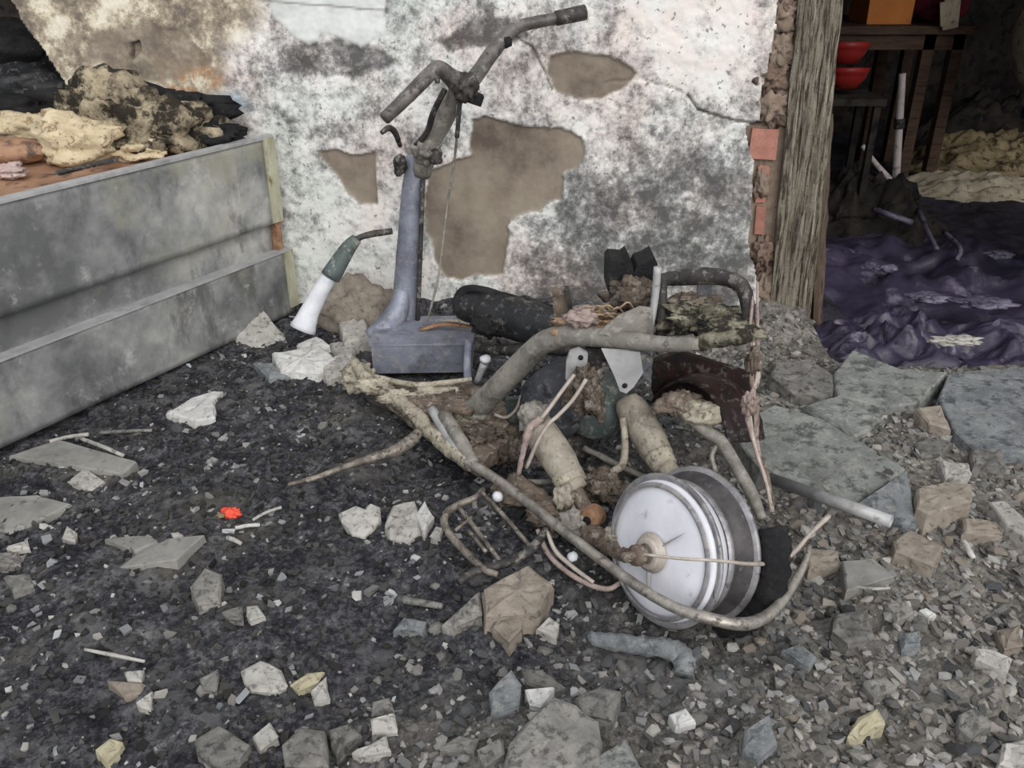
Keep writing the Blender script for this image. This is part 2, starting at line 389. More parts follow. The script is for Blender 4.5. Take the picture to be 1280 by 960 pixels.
# ================================================================= STRUCTURE
# ---- floor: real relief, fine where it is seen near, coarse beyond
xs = np.concatenate([np.linspace(-5, -2, 30)[:-1], np.arange(-2, 2.3, .009), np.linspace(2.3, 5, 26)[1:]])
ys = np.concatenate([np.linspace(-4, .75, 40)[:-1], np.arange(.75, 3.16, .009)])
X, Y = np.meshgrid(xs, ys); Z = hz(X, Y)
nx, ny = len(xs), len(ys)
V = np.stack([X.ravel(), Y.ravel(), Z.ravel()], 1)
ii = (np.arange(ny-1)[:, None]*nx+np.arange(nx-1)[None, :]).ravel()
F = np.stack([ii, ii+1, ii+1+nx, ii+nx], 1)
floor = obj('floor', (V, F), 'floor', smooth=True, kind='structure', label='uneven floor buried in black ash and grey rubble dust')
at = floor.data.attributes.new('rub', 'FLOAT', 'POINT'); at.data.foreach_set('value', rubble_mask(X, Y).ravel().astype(np.float32))

# ---- burnt plaster wall
WD = np.array([1, -WALLK, 0])/math.hypot(1, WALLK); WN = np.array([-WALLK, -1, 0])/math.hypot(1, WALLK); W0 = np.array([0, 2.975, 0])
def wsz(x, y):
    p = onplane(x, y, W0, WN); return np.dot(p-W0, WD), p[2]
def wp(s, z, off=0.): return W0+WD*s+np.array([0, 0, z])+WN*off
def wpx(x, y, off=0.): s, z = wsz(x, y); return wp(s, z, off)
ss = np.arange(-1.9, 1.16, .0055); zs = np.concatenate([np.arange(-.03, 1.22, .0055), np.linspace(1.22, 2.5, 16)[1:]])
SG, ZG = np.meshgrid(ss, zs); sh = SG.shape; sf, zf = SG.ravel(), ZG.ravel()
def sdf(poly, warp=.018, fr=16, sd=1):
    P = np.array([wsz(x, y) for x, y in poly]); x = sf+warp*fbm(sf*fr, zf*fr, o=4, s=sd); y = zf+warp*fbm(sf*fr+31, zf*fr, o=4, s=sd+50)
    ins = np.zeros(len(x), bool); d = np.full(len(x), 9.)
    for i in range(len(P)):
        a, b = P[i], P[(i+1) % len(P)]; e = b-a
        t = np.clip(((x-a[0])*e[0]+(y-a[1])*e[1])/(e@e), 0, 1)
        d = np.minimum(d, np.hypot(x-a[0]-t*e[0], y-a[1]-t*e[1]))
        c = (a[1] > y) != (b[1] > y)
        with np.errstate(divide='ignore', invalid='ignore'): ins ^= c & (x < (b[0]-a[0])*(y-a[1])/(b[1]-a[1])+a[0])
    return np.where(ins, d, -d)
def pdist(line, warp=.01, fr=25, sd=3):
    P = np.array([wsz(x, y) for x, y in line]); x = sf+warp*fbm(sf*fr, zf*fr, o=3, s=sd); y = zf+warp*fbm(sf*fr+31, zf*fr, o=3, s=sd+9); d = np.full(len(x), 9.)
    for a, b in zip(P[:-1], P[1:]):
        e = b-a; t = np.clip(((x-a[0])*e[0]+(y-a[1])*e[1])/(e@e), 0, 1); d = np.minimum(d, np.hypot(x-a[0]-t*e[0], y-a[1]-t*e[1]))
    return d
P1 = [(590, 150), (612, 147), (640, 158), (690, 160), (728, 172), (732, 195), (722, 210), (706, 213), (703, 250), (680, 262), (655, 265), (635, 285), (630, 345), (560, 350), (545, 330), (536, 290), (530, 250), (532, 215), (565, 205), (590, 195)]
P2 = [(397, 190), (420, 187), (440, 195), (468, 190), (471, 256), (450, 255), (430, 235), (412, 210)]
P3 = [(688, 70), (720, 65), (760, 70), (795, 92), (780, 110), (755, 122), (720, 124), (695, 118), (682, 95)]
edge = lambda s, w=.006: sstep(-w*.5, w*.5, s)
s1, s2, s3 = sdf(P1, sd=1), sdf(P2, .012, sd=2), sdf(P3, .012, sd=3)
pm = np.maximum.reduce([edge(s1), edge(s2), edge(s3)])
big = sdf([(120, 45), (230, 35), (260, 80), (215, 112), (140, 90), (100, 75)], .05, 9, 4)
top5 = sdf([(600, 25), (650, 20), (665, 45), (640, 52), (560, 62), (545, 50)], .02, sd=6)
top4 = sdf([(355, 62), (400, 52), (480, 58), (492, 78), (440, 98), (400, 94), (362, 88)], .02, sd=7)
wash = edge(sdf([(335, -60), (482, -60), (482, 44), (450, 62), (425, 45), (400, 38), (388, 58), (362, 42), (340, 20)], .014, sd=8), .008)
lowr = sstep(.0, .25, sdf([(700, 210), (950, 170), (960, 460), (640, 460), (650, 350)], .06, 6, 9)+.1)
upr = sstep(-.05, .12, sdf([(770, -200), (975, -200), (955, 112), (860, 112), (770, 55)], .05, 8, 10))
lefw = sstep(-.05, .1, sdf([(365, 200), (480, 215), (560, 400), (370, 430)], .05, 8, 12))
ochre = sstep(-.05, .06, sdf([(-40, -200), (330, -200), (320, 20), (285, 70), (272, 140), (150, 150), (20, 150)], .06, 8, 13))
rust_ = sstep(-.04, .05, sdf([(195, 78), (255, 75), (280, 100), (250, 122), (205, 118)], .03, 10, 14))
blue_ = sstep(-.03, .04, sdf([(255, 122), (300, 118), (310, 135), (270, 145)], .02, 10, 15))
pale = .5+.22*lefw-.42*lowr+.5*upr+.2*sstep(.3, 0, zf)*(1-lowr)
greyish = np.maximum(edge(top5, .02), edge(top4, .03)); pale = pale-.5*greyish
crack = pdist([(860, 118), (872, 136), (905, 148), (950, 156)], .004); crack_bar_shadow = pdist([(640, 42), (664, 58), (680, 88), (690, 112)], .004)  # second line traces the shadow arc under the handlebar as a dark crack
crack3 = pdist([(365, 70), (410, 93), (450, 88), (485, 70)], .006); crack4 = pdist([(755, 105), (800, 100), (840, 110), (862, 120)], .008)
crack5 = pdist([(330, 1), (400, 6), (483, 13)], .002)
hole = sdf([(160, 52), (172, 48), (176, 62), (166, 78), (161, 70)], .01, sd=20)
shade_ = np.maximum.reduce([sstep(.006, .001, crack)*.8, sstep(.005, .001, crack_bar_shadow)*.7, sstep(.006, .001, crack3)*.35, sstep(.005, .001, crack5)*.6, sstep(0, .006, hole)*.9])  # shade painted into cracks and hole, plus the handlebar's shadow arc
disp = -.012*pm - .005*edge(big, .02) - .014*sstep(.006, .001, crack) - .010*sstep(.005, .001, crack_bar_shadow) - .006*sstep(.007, .0, crack4) - .03*sstep(0, .01, hole) - .004*greyish
disp = disp + (.0035*fbm(sf*14, zf*14, o=4, s=31)+.0022*fbm(sf*60, zf*60, o=3, s=41))*(1-.6*pm) + .008*fbm(sf*2.5, zf*2.5, o=2, s=44) + .003*wash
disp = disp + .006*(sstep(.0, .012, s1)*0)
# outline: torn left edge above the chest, eroded right edge at the doorway
eL = np.array([wsz(x, y) for x, y in [(-30, -60), (12, 2), (34, 40), (62, 75), (86, 112), (92, 135)]]); eR = np.array([wsz(x, y) for x, y in [(982, -60), (976, 0), (968, 40), (962, 78), (954, 112), (950, 150), (931, 160), (936, 185), (944, 202), (940, 262), (936, 300), (946, 345), (952, 400), (952, 450)]])
wob = .010*fbm(zf*22, sf*3, o=3, s=51)
xl = np.interp(zf, eL[::-1, 1], eL[::-1, 0]); xr = np.interp(zf, eR[::-1, 1], eR[::-1, 0])
xr = np.where(zf > 1.9, 2.3, xr)
keep = ((sf > xl+wob) & (sf < xr+wob)).reshape(sh)
kc = keep[:-1, :-1] & keep[1:, :-1] & keep[:-1, 1:] & keep[1:, 1:]
N2 = sh[1]; ci, cj = np.nonzero(kc); q0 = ci*N2+cj
F = np.stack([q0, q0+1, q0+1+N2, q0+N2], 1)
V = W0+np.outer(sf, WD)+np.outer(zf, (0, 0, 1))+np.outer(disp, WN)
be = []
pad = np.pad(kc, 1)
for (di, dj, a, b) in ((-1, 0, 0, 1), (1, 0, N2+1, N2), (0, -1, N2, 0), (0, 1, 1, N2+1)):
    o = kc & ~pad[1+di:1+di+kc.shape[0], 1+dj:1+dj+kc.shape[1]]
    i_, j_ = np.nonzero(o); q = i_*N2+j_; be.append(np.stack([q+a, q+b], 1))
be = np.vstack(be); bu, inv = np.unique(be, return_inverse=True); inv = inv.reshape(be.shape)
VB = W0+np.outer(sf[bu], WD)+np.outer(zf[bu], (0, 0, 1))-WN*.03
nb = len(V); SF = np.stack([be[:, 1], be[:, 0], nb+inv[:, 0], nb+inv[:, 1]], 1)
used, rem = np.unique(np.concatenate([F.ravel(), SF.ravel()]), return_inverse=True)
VA = np.vstack([V, VB]); F2 = rem.reshape(-1, 4)
wall = obj('wall_back', (VA[used], F2), 'wall', smooth=True, kind='structure', label='scorched wall with mottled peeling whitewash and bare brown patches')
def setcol(name, r, g, b):
    full = np.stack([r, g, b, np.ones_like(r)], 1); full = np.vstack([full, full[bu]])[used]
    wall.data.attributes.new(name, 'FLOAT_COLOR', 'POINT').data.foreach_set('color', full.astype(np.float32).ravel())
setcol('ma', np.maximum(pm, .75*edge(big, .03)), np.clip(pale, 0, 1), np.clip(ochre*(1-pm), 0, 1)); setcol('mb', rust_, blue_, wash)
sm = np.concatenate([shade_, shade_[bu]])[used]
wall.data.attributes.new('shadem', 'FLOAT', 'POINT').data.foreach_set('value', sm.astype(np.float32))
# masonry core behind the plaster
def prism_wall(poly, o0, o1):
    n = len(poly); A = [wp(s, z, o0) for s, z in poly]; B = [wp(s, z, o1) for s, z in poly]
    return np.array(A+B), [tuple(range(n)), tuple(range(2*n-1, n-1, -1))]+[(i, n+i, n+(i+1) % n, (i+1) % n) for i in range(n)]
xd = wsz(1000, 200)[0]
lz = [(float(s), float(z)) for s, z in eL]
core = [(lz[-1][0]+.01, -.05), (xd, -.05), (xd, 2.6), (lz[0][0]+.01, 2.6)]+[(s+.012, z) for s, z in lz]
obj('masonry_core', prism_wall(core, -.028, -.2), 'mortar', wall)
obj('lintel', prism_wall([(xd, 1.95), (2.6, 1.95), (2.6, 2.6), (xd, 2.6)], -.0, -.2), 'mortar', wall)
obj('masonry_return', prism_wall([(2.05, -.05), (2.9, -.05), (2.9, 1.95), (2.05, 1.95)], -.0, -.2), 'mortar', wall)
def wbrick(x0, y0, x1, y1, mt, off, th=.05):
    a = wsz(x0, y1); b = wsz(x1, y0)
    c = wp((a[0]+b[0])/2, (a[1]+b[1])/2, off-th/2)
    return obj('brick', box3(c, WD*(b[0]-a[0])/2, WN*th/2, (0, 0, (b[1]-a[1])/2), .003), mt, wall)
wbrick(936, 163, 975, 200, 'brick', -.010); wbrick(945, 209, 963, 254, 'brick', -.018); wbrick(943, 260, 960, 294, 'brick', -.016)
for k, (x, y, w, h_) in enumerate([(984, -30, .05, .09), (982, 20, .045, .05), (976, 62, .045, .06), (968, 98, .05, .045), (970, 136, .06, .05), (952, 232, .02, .05), (956, 320, .035, .06), (958, 368, .035, .06), (960, 412, .04, .06)]):
    obj('mortar_lump', lump(wpx(x, y, -.024), (w, .022, h_), .6, 4, 3.6, 140+k), 'mortar' if k % 3 else 'darkbrick', wall, True)

# ---- doorway: splintered frame
door = empty('door_1', wp(xd, 0), 'doorway with a charred splintered wooden frame', None, None, 'structure')
def splinter(top, bot, w0, w1, off, th, mt='wood', name='jamb_splinter'):
    a = wsz(*bot); b = wsz(*top); n = 16; V = []; 
    for i in range(n+1):
        t = i/n; s = a[0]+(b[0]-a[0])*t+RNG.uniform(-.003, .003); z = a[1]+(b[1]-a[1])*t; w = (w0+(w1-w0)*t)/2*(1+RNG.uniform(-.2, .2)); o = off+RNG.uniform(-.003, .003)
        V += [wp(s-w, z, o), wp(s, z, o+.004), wp(s+w, z, o), wp(s+w, z, o-th), wp(s-w, z, o-th)]
    F = [(i*5+j, i*5+(j+1) % 5, i*5+5+(j+1) % 5, i*5+5+j) for i in range(n) for j in range(5)]+[(4, 3, 2, 1, 0), tuple(n*5+j for j in range(5))]
    return obj(name, (V, F), mt, door)
ws = [.030, .012, .034, .018, .040, .012, .026, .016, .024]; acc = 0
for i, w_ in enumerate(ws):
    t = (acc+w_/2)/sum(ws); acc += w_
    splinter((1008+52*t+random.uniform(-2, 2), -90), (961+45*t+random.uniform(-2, 2), 436), w_*.92, w_*.92, .004+.006*math.sin(i*2.1), .16)
splinter((1060, -90), (1006, 436), .012, .012, -.006, .12)
splinter((1043, 150), (1028, 434), .04, .036, -.10, .05, 'wooddark', 'frame_strip')
splinter((1047, 30), (1043, 150), .02, .012, -.10, .04, 'wooddark', 'frame_strip')

# ---- room behind the doorway
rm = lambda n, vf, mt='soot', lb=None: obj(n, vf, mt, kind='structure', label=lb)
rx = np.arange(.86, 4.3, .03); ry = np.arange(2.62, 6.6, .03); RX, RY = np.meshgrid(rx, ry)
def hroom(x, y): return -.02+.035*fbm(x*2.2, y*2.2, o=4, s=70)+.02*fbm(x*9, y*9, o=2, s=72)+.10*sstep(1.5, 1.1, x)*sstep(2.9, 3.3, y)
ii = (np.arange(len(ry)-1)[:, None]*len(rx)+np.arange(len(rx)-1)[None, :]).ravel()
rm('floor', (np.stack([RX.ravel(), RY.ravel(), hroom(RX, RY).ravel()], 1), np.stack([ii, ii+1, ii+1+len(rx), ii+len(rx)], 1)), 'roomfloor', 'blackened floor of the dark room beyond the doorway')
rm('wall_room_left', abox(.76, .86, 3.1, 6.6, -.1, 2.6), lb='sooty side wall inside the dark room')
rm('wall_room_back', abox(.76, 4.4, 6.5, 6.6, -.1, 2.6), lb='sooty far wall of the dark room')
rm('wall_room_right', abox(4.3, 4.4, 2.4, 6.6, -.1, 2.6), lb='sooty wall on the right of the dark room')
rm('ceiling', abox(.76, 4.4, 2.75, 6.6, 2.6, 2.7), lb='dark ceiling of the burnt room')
# recess behind the torn left edge of the wall
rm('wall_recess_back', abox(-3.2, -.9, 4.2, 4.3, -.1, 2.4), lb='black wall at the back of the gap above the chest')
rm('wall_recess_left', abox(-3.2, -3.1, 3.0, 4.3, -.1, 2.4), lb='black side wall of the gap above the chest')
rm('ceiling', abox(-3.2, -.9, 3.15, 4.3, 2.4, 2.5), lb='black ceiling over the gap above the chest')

# ================================================================= STEEL CHEST on the left
ca = atz(0, 565, 0); cc_ = atz(366, 394, 0); U = (cc_-ca); LC = np.linalg.norm(U); U /= LC; NO = np.array([-U[1], U[0], 0])   # NO points away from the viewer
def umax(d):      # where the chest end meets the wall
    return min(LC, (2.975-.03-ca[1]-NO[1]*d-WALLK*(ca[0]+NO[0]*d))/(U[1]+WALLK*U[0]))
chest = empty('storage_chest', ca-U*.3+NO*.3, 'long smoke-stained steel chest with two stacked panels against the wall', 'chest')
L0 = -1.1
def cbox(u0, u1, d0, d1, z0, z1, jit=0.): return box3(ca+U*(u0+u1)/2+NO*(d0+d1)/2+np.array([0, 0, (z0+z1)/2]), U*(u1-u0)/2, NO*(d1-d0)/2, (0, 0, (z1-z0)/2), jit)
def sheet(u0, u1, z0, z1, d, th, amp=.004, nu=60, nz=14, sd=0):      # dented steel sheet with thickness
    u = np.linspace(u0, u1, nu); z = np.linspace(z0, z1, nz); Ug, Zg = np.meshgrid(u, z); w = amp*fbm(Ug*3.1, Zg*5, o=3, s=sd)
    A = ca+np.outer(Ug.ravel(), U)+np.outer((d+w).ravel(), NO)+np.outer(Zg.ravel(), (0, 0, 1)); B = A+NO*th; n = nu*nz
    F = []
    for i in range(nz-1):
        for j in range(nu-1):
            a = i*nu+j; F += [(a, a+1, a+1+nu, a+nu), (n+a, n+a+nu, n+a+nu+1, n+a+1)]
    for j in range(nu-1): F += [(j, n+j, n+j+1, j+1), ((nz-1)*nu+j, (nz-1)*nu+j+1, n+(nz-1)*nu+j+1, n+(nz-1)*nu+j)]
    for i in range(nz-1): F += [(i*nu, i*nu+nu, n+i*nu+nu, n+i*nu), (i*nu+nu-1, n+i*nu+nu-1, n+i*nu+2*nu-1, i*nu+2*nu-1)]
    return np.vstack([A, B]), F
obj('upper_panel', sheet(L0, LC-.03, .358, .645, -.004, .012, sd=81), 'panel', chest, True)
obj('middle_band', sheet(L0, LC-.03, .22, .37, .022, .012, .003, sd=82), 'panel', chest, True)
obj('lower_panel', sheet(L0, LC-.0, .015, .252, -.012, .012, sd=83), 'panel', chest, True)
obj('upper_rim', cbox(L0, LC-.0, -.010, .018, .645, .656, .001), 'plate', chest)
obj('lower_rim', cbox(L0, LC+.01, -.018, .024, .250, .258, .001), 'plate', chest)
obj('corner_post', cbox(LC-.045, LC, -.012, .03, .36, .65, .002), 'olive', chest)
obj('corner_post', cbox(LC-.03, LC-.004, .0, .03, .24, .37, .002), 'rust', chest)
obj('corner_post', cbox(LC-.02, LC+.018, -.02, .03, .04, .255, .002), 'olive', chest)
ea, eb = ca+U*(umax(.02)-.01)+NO*.02, ca+U*umax(.5)+NO*.5; ed = (eb-ea)/2
obj('end_panel', box3((ea+eb)/2+np.array([0, 0, .31]), ed, U*.004, (0, 0, .30)), 'steel', chest)
obj('back_panel', cbox(L0, umax(.5)-.01, .48, .5, .02, .6), 'steel', chest)
tp = sheet(L0, LC-.01, 0, 1, 0, .01)
gu = np.linspace(L0, LC-.005, 90); gd = np.linspace(.012, .48, 36); GU, GD = np.meshgrid(gu, gd)
GU = L0+(GU-L0)/(LC-.005-L0)*(np.vectorize(umax)(GD)-.008-L0)
GZ = .622+.012*fbm(GU*4, GD*4, o=4, s=88)+.03*sstep(.2, .45, GD)*(fbm(GU*6, GD*6, o=3, s=90)+.3)
ii = (np.arange(35)[:, None]*90+np.arange(89)[None, :]).ravel()
obj('top_board', (ca+np.outer(GU.ravel(), U)+np.outer(GD.ravel(), NO)+np.outer(GZ.ravel(), (0, 0, 1)), np.stack([ii, ii+1, ii+91, ii+90], 1)), 'orangebrown', chest, True)

def on_chest(name, px, py, z, r, mt, label, cat, seed, rough=.4, sub=4, f=2.2, group=None):
    c = atz(px, py, .63+z); return obj(name, lump(c, r, rough, sub, f, seed), mt, smooth=True, label=label, cat=cat, group=group)
for px, py, Yd, rr, mt, lb, sd, ro in [
    (95, 180, 2.74, (.12, .09, .075), 'foamclean', 'cream burnt foam block on the front of the chest top', 1, .4),
    (40, 160, 2.95, (.16, .06, .05), 'foamclean', 'pale foam ridge behind the orange-brown curved pad on the chest', 2, .4),
    (128, 152, 2.92, (.15, .11, .13), 'foam', 'tall dirty foam heap in the middle of the chest top', 3, .5),
    (185, 165, 2.86, (.14, .10, .085), 'foam', 'blackened crumbly foam lump right of the tall foam heap', 4, .55),
    (232, 166, 2.92, (.12, .08, .075), 'foam', 'ragged foam lump nearest the right end of the chest', 5, .5),
    (168, 188, 2.78, (.10, .05, .03), 'foamclean', 'low yellowish foam crumb along the front rim of the chest', 6, .5),
    (262, 168, 2.93, (.10, .06, .04), 'char', 'black charred foam scrap at the right end of the chest', 8, .5),
    (170, 136, 3.0, (.26, .05, .07), 'char', 'long charred ridge behind the foam heaps at the wall', 9, .5)]:
    obj('foam_lump', lump(aty(px, py, Yd), rr, ro, 4, 2.2, sd), mt, smooth=True, label=lb, cat='foam')
on_chest('curved_pad', 6, 188, .035, (.15, .07, .04), 'orangebrown', 'smooth orange-brown curved pad at the left end of the chest', 'pad', 10, .08)
on_chest('ash_clump', 8, 214, .012, (.05, .04, .02), 'pinkash', 'pinkish ash clump below the orange-brown pad', 'ash', 11, .5)
for k, (x, y, w, l) in enumerate([(110, 208, .10, 'thin blackened strip lying along the chest front rim below the cream foam'), (205, 183, .12, 'thin grey metal strip lying on the chest top right of the foam'), (270, 175, .08, 'short sooty strip near the right end of the chest top')]):
    c = atz(x, y, .65); obj('metal_strip', box3(c, U*w, NO*.012, (0, 0, .004), .004), 'darksteel' if k != 1 else 'steel', label=l, cat='strip')
# charred things in the gap behind
def gap_lump(px, py, Yd, r, label, seed, mt='char'): return obj('charred_bundle', lump(aty(px, py, Yd), r, .35, 4, 2., seed), mt, smooth=True, label=label, cat='charred bundle')
gap_lump(30, 112, 3.5, (.19, .14, .10), 'shiny black charred bundle in the dark gap left of the wall', 21, 'blackshell')
gap_lump(20, 62, 3.75, (.24, .14, .10), 'upper charred bundle deep in the dark gap', 22)
gap_lump(5, 140, 3.1, (.16, .12, .06), 'low charred bundle at the left edge behind the foam', 23)

# ================================================================= BURNT SCOOTER
sc = empty('scooter', atz(700, 600, 0), 'burnt-out scooter reduced to a bare frame with a white rear wheel', 'scooter')
def P_(name, vf, mt, parent=None, smooth=True, **k): return obj(name, vf, mt, parent or sc, smooth, **k)
# front: column, stem, handlebar
col_ = P_('steering_column', tube([(521, 196, 2.70), (516, 250, 2.70), (511, 320, 2.69), (507, 380, 2.68), (506, 420, 2.67)], [13, 15, 16, 17, 18], 14, 5, .02), 'bluesteel', label='blue-grey steering column')
P_('column_seam', tube([(528, 225, 2.66), (526, 300, 2.65), (522, 400, 2.63)], 3, 8), 'darksteel', col_)
P_('column_foot', tube([(504, 362, 2.66), (497, 388, 2.63), (484, 408, 2.60), (464, 424, 2.58)], [9, 14, 15, 13], 12), 'bluesteel', col_)
stem = P_('steering_stem', tube([(576, 108, 2.60), (556, 145, 2.64), (540, 175, 2.67), (524, 215, 2.70)], [12, 13, 13, 15], 12, 5, .05), 'tubegrey')
P_('headset_clamp', lump(aty(534, 188, 2.66), (.04, .045, .035), .4, 4, 2.4, 31), 'tubegrey', stem)
P_('headset_clamp', lump(aty(500, 205, 2.66), (.02, .024, .03), .4, 4, 2.4, 32), 'darksteel', stem)
P_('headset_bolt', lump(aty(545, 196, 2.62), (.022, .022, .022), .35, 2, 2.4, 33), 'darksteel', stem)
P_('stem_rod', tube([(556, 112, 2.58), (542, 140, 2.60), (534, 165, 2.62), (520, 182, 2.64)], 4, 8), 'darksteel', stem)
hb = P_('handlebar', tube([(481, 148, 2.36), (512, 118, 2.42), (540, 90, 2.48), (550, 86, 2.50), (562, 95, 2.54), (580, 108, 2.58), (594, 96, 2.62), (615, 66, 2.68), (636, 42, 2.73), (652, 32, 2.76), (690, 24, 2.79), (731, 16, 2.82)], [8, 9, 9.5, 10, 11, 13, 10, 9.5, 9, 8, 7.5, 8], 12, 5, .03), 'bar')
P_('grip_sleeve', tube([(695, 23, 2.785), (731, 15.5, 2.815)], [9, 9.5], 12), 'darksteel', hb)
P_('clamp', lump(aty(582, 108, 2.56), (.035, .04, .04), .3, 4, 2.5, 34), 'darksteel', hb)
P_('clamp_block', box3(aty(592, 122, 2.58), (.025, .0, -.008), (0, .02, 0), (.004, 0, .014), .003), 'char', hb, False)
P_('lever_knob', lump(aty(633, 53, 2.7), (.016, .016, .016), .3, 2, 2.5, 35), 'char', hb)
P_('brake_lever', tube([(477, 166, 2.36), (486, 160, 2.38), (494, 166, 2.42), (500, 182, 2.48)], [3, 4, 4, 3], 8), 'darksteel', hb)
P_('lever_pivot', tube([(546, 95, 2.47), (547, 104, 2.47)], [4, 3], 8), 'darksteel', hb)
P_('cable', tube([(572, 130, 2.58), (571, 170, 2.60), (566, 215, 2.62), (560, 250, 2.62), (554, 300, 2.6), (547, 350, 2.58), (534, 402, 2.56)], [2, 1.8, 1.6, 1.6, 1.6, 1.6, 1.5], 7), 'tubegrey', label='pale control cable hanging from the handlebar')
P_('cable', tube([(575, 125, 2.57), (573, 150, 2.57), (571, 172, 2.57)], 3, 7), 'darksteel')
# fork leg
fk = P_('fork_leg', tube([(446, 298, 2.66), (434, 312, 2.65), (413, 346, 2.63)], [7, 10, 13], 12), 'greensteel', label='green-grey fork leg')
P_('fork_sleeve', tube([(416, 340, 2.63), (402, 362, 2.62), (388, 388, 2.60), (378, 412, 2.58)], [10, 10.5, 12, 16], 14, 5, .04), 'ashwhite', fk, label='fork sleeve coated in white ash')
P_('fork_rod', tube([(490, 289, 2.70), (468, 292, 2.68), (452, 296, 2.67), (443, 301, 2.66)], [4, 4.5, 4, 5], 8), 'darksteel', fk)
# foot box
bx0, bx1 = aty(466, 466, 2.46), aty(590, 462, 2.46); bt = aty(463, 430, 2.46)
fb = P_('battery_box', box3(((bx0[0]+bx1[0])/2, 2.56, (bx0[2]+bt[2])/2), ((bx1[0]-bx0[0])/2, .0, .002), (0, .10, .0), (0, 0, (bt[2]-bx0[2])/2), .002), 'bluesteel', None, False, label='blue-grey battery box')
P_('box_lid', box3(((bx0[0]+bx1[0])/2, 2.56, bt[2]+.003), ((bx1[0]-bx0[0])/2+.006, 0, .002), (0, .106, 0), (0, 0, .005), .002), 'bluesteel', fb, False)
P_('lid_scrap', tube([(525, 412, 2.55), (560, 405, 2.55), (610, 413, 2.52)], [4, 5, 2], 8, 4, .2, .4), 'rust', fb)
P_('lid_scrap', tube([(545, 400, 2.56), (580, 402, 2.54), (612, 412, 2.52)], [2, 4, 2], 8, 4, .2, .4), 'beigecrust', fb)
P_('bracket', tube([(586, 425, 2.42), (584, 460, 2.38), (588, 490, 2.30), (603, 505, 2.2)], [5, 5, 6, 9], 10, 5, 0, .5), 'bluesteel')
bo = P_('bolt', tube([(605, 455, 2.30), (596, 478, 2.30)], [5, 4], 8), 'plate'); P_('bolt_head', lump(aty(607, 449, 2.3), (.018, .018, .012), .15, 2, 2, 40), 'ashwhite', bo)
# floor rail
P_('floor_pan', plate_z([(458, 474), (520, 480), (585, 478), (632, 502), (634, 552), (600, 583), (562, 560), (505, 512)], .085, .035, .007), 'brownmetal', None, False, label='heat-browned floor pan')
P_('floor_rail', tube([(443, 452, .085), (456, 472, .085), (480, 488, .085), (512, 512, .09), (545, 545, .09), (578, 572, .095), (592, 582, .095)], [6, 8, 8, 9, 10, 9, 8], 12, 7, .28), 'beigecrust', label='floor rail crusted with beige ash')
for k, (x, y, a, b) in enumerate([(470, 482, .05, .03), (500, 497, .05, .025), (530, 508, .05, .03), (566, 520, .04, .03), (548, 492, .06, .025), (600, 545, .05, .04)]):
    P_('ash_crust', lump(atz(x, y, .09), (a, b, .018), .55, 4, 3, 150+k), ['beigecrust', 'beigecrust', 'brownmetal', 'crust', 'beigecrust', 'fibre'][k])
P_('floor_rail', tube([(468, 470, .11), (520, 481, .11), (590, 474, .13)], [3, 4, 3], 8, 5, .1), 'beigecrust')
P_('floor_rail', tube([(470, 484, .09), (530, 505, .10), (590, 515, .12)], [5, 6, 6], 8, 5, .15), 'brownmetal')
P_('floor_strut', tube([(555, 520, .13), (575, 550, .12), (592, 580, .10)], [9, 9, 8], 10, 5, .05), 'tubegrey')
P_('floor_strut', tube([(540, 512, .13), (562, 548, .11), (585, 578, .10)], [6, 6, 5], 10, 5, .05), 'plate')
P_('ash_crust', lump(atz(448, 472, .05), (.05, .05, .035), .5, 4, 2.5, 41), 'beigecrust')
P_('ash_crust', lump(atz(548, 512, .08), (.09, .06, .035), .5, 4, 2.8, 42), 'brownmetal')
# main frame
P_('frame_tube', tube([(578, 520, 2.14), (596, 510, 2.11), (640, 466, 2.03), (672, 434, 1.98), (690, 424, 1.95), (720, 419, 1.90), (770, 424, 1.84), (830, 430, 1.76), (876, 430, 1.71)], [14, 15, 15, 14.5, 14.5, 13.5, 12, 10, 9], 14, 6, .02), 'tubegrey', label='ash-coated main frame tube')
P_('tube_shoe', lump(aty(590, 518, 2.12), (.055, .05, .035), .3, 4, 2, 43), 'tubegrey')
P_('tail_tube', tube([(868, 430, 1.72), (900, 425, 1.70), (940, 420, 1.68)], [10, 10, 8], 10, 5, .2), 'crust', label='olive-crusted tail end of the frame tube')
P_('far_frame_tube', tube([(596, 436, 2.36), (640, 437, 2.28), (690, 436, 2.2), (760, 445, 2.1)], [6, 8, 8, 8], 10), 'darksteel')
P_('battery_strap', tube([(657, 476, 2.06), (655, 510, 2.06), (652, 560, 2.04)], [5, 5, 5], 8, 4, 0, .4), 'plate')
P_('lower_panel', plate([(632, 500), (662, 498), (664, 560), (640, 575), (630, 545)], 2.12, .02), 'greensteel', None, False)
P_('frame_leg', tube([(616, 528, 2.13), (615, 555, 2.10), (613, 578, 2.06)], 5, 8), 'tubegrey')
P_('frame_leg', tube([(594, 528, 2.14), (590, 560, 2.08), (586, 582, 2.02)], 8, 8), 'tubegrey')
P_('loop_wire', tube([(618, 518, 2.08), (632, 522, 2.07), (645, 512, 2.06), (652, 494, 2.05)], 2.2, 6), 'wirewhite')
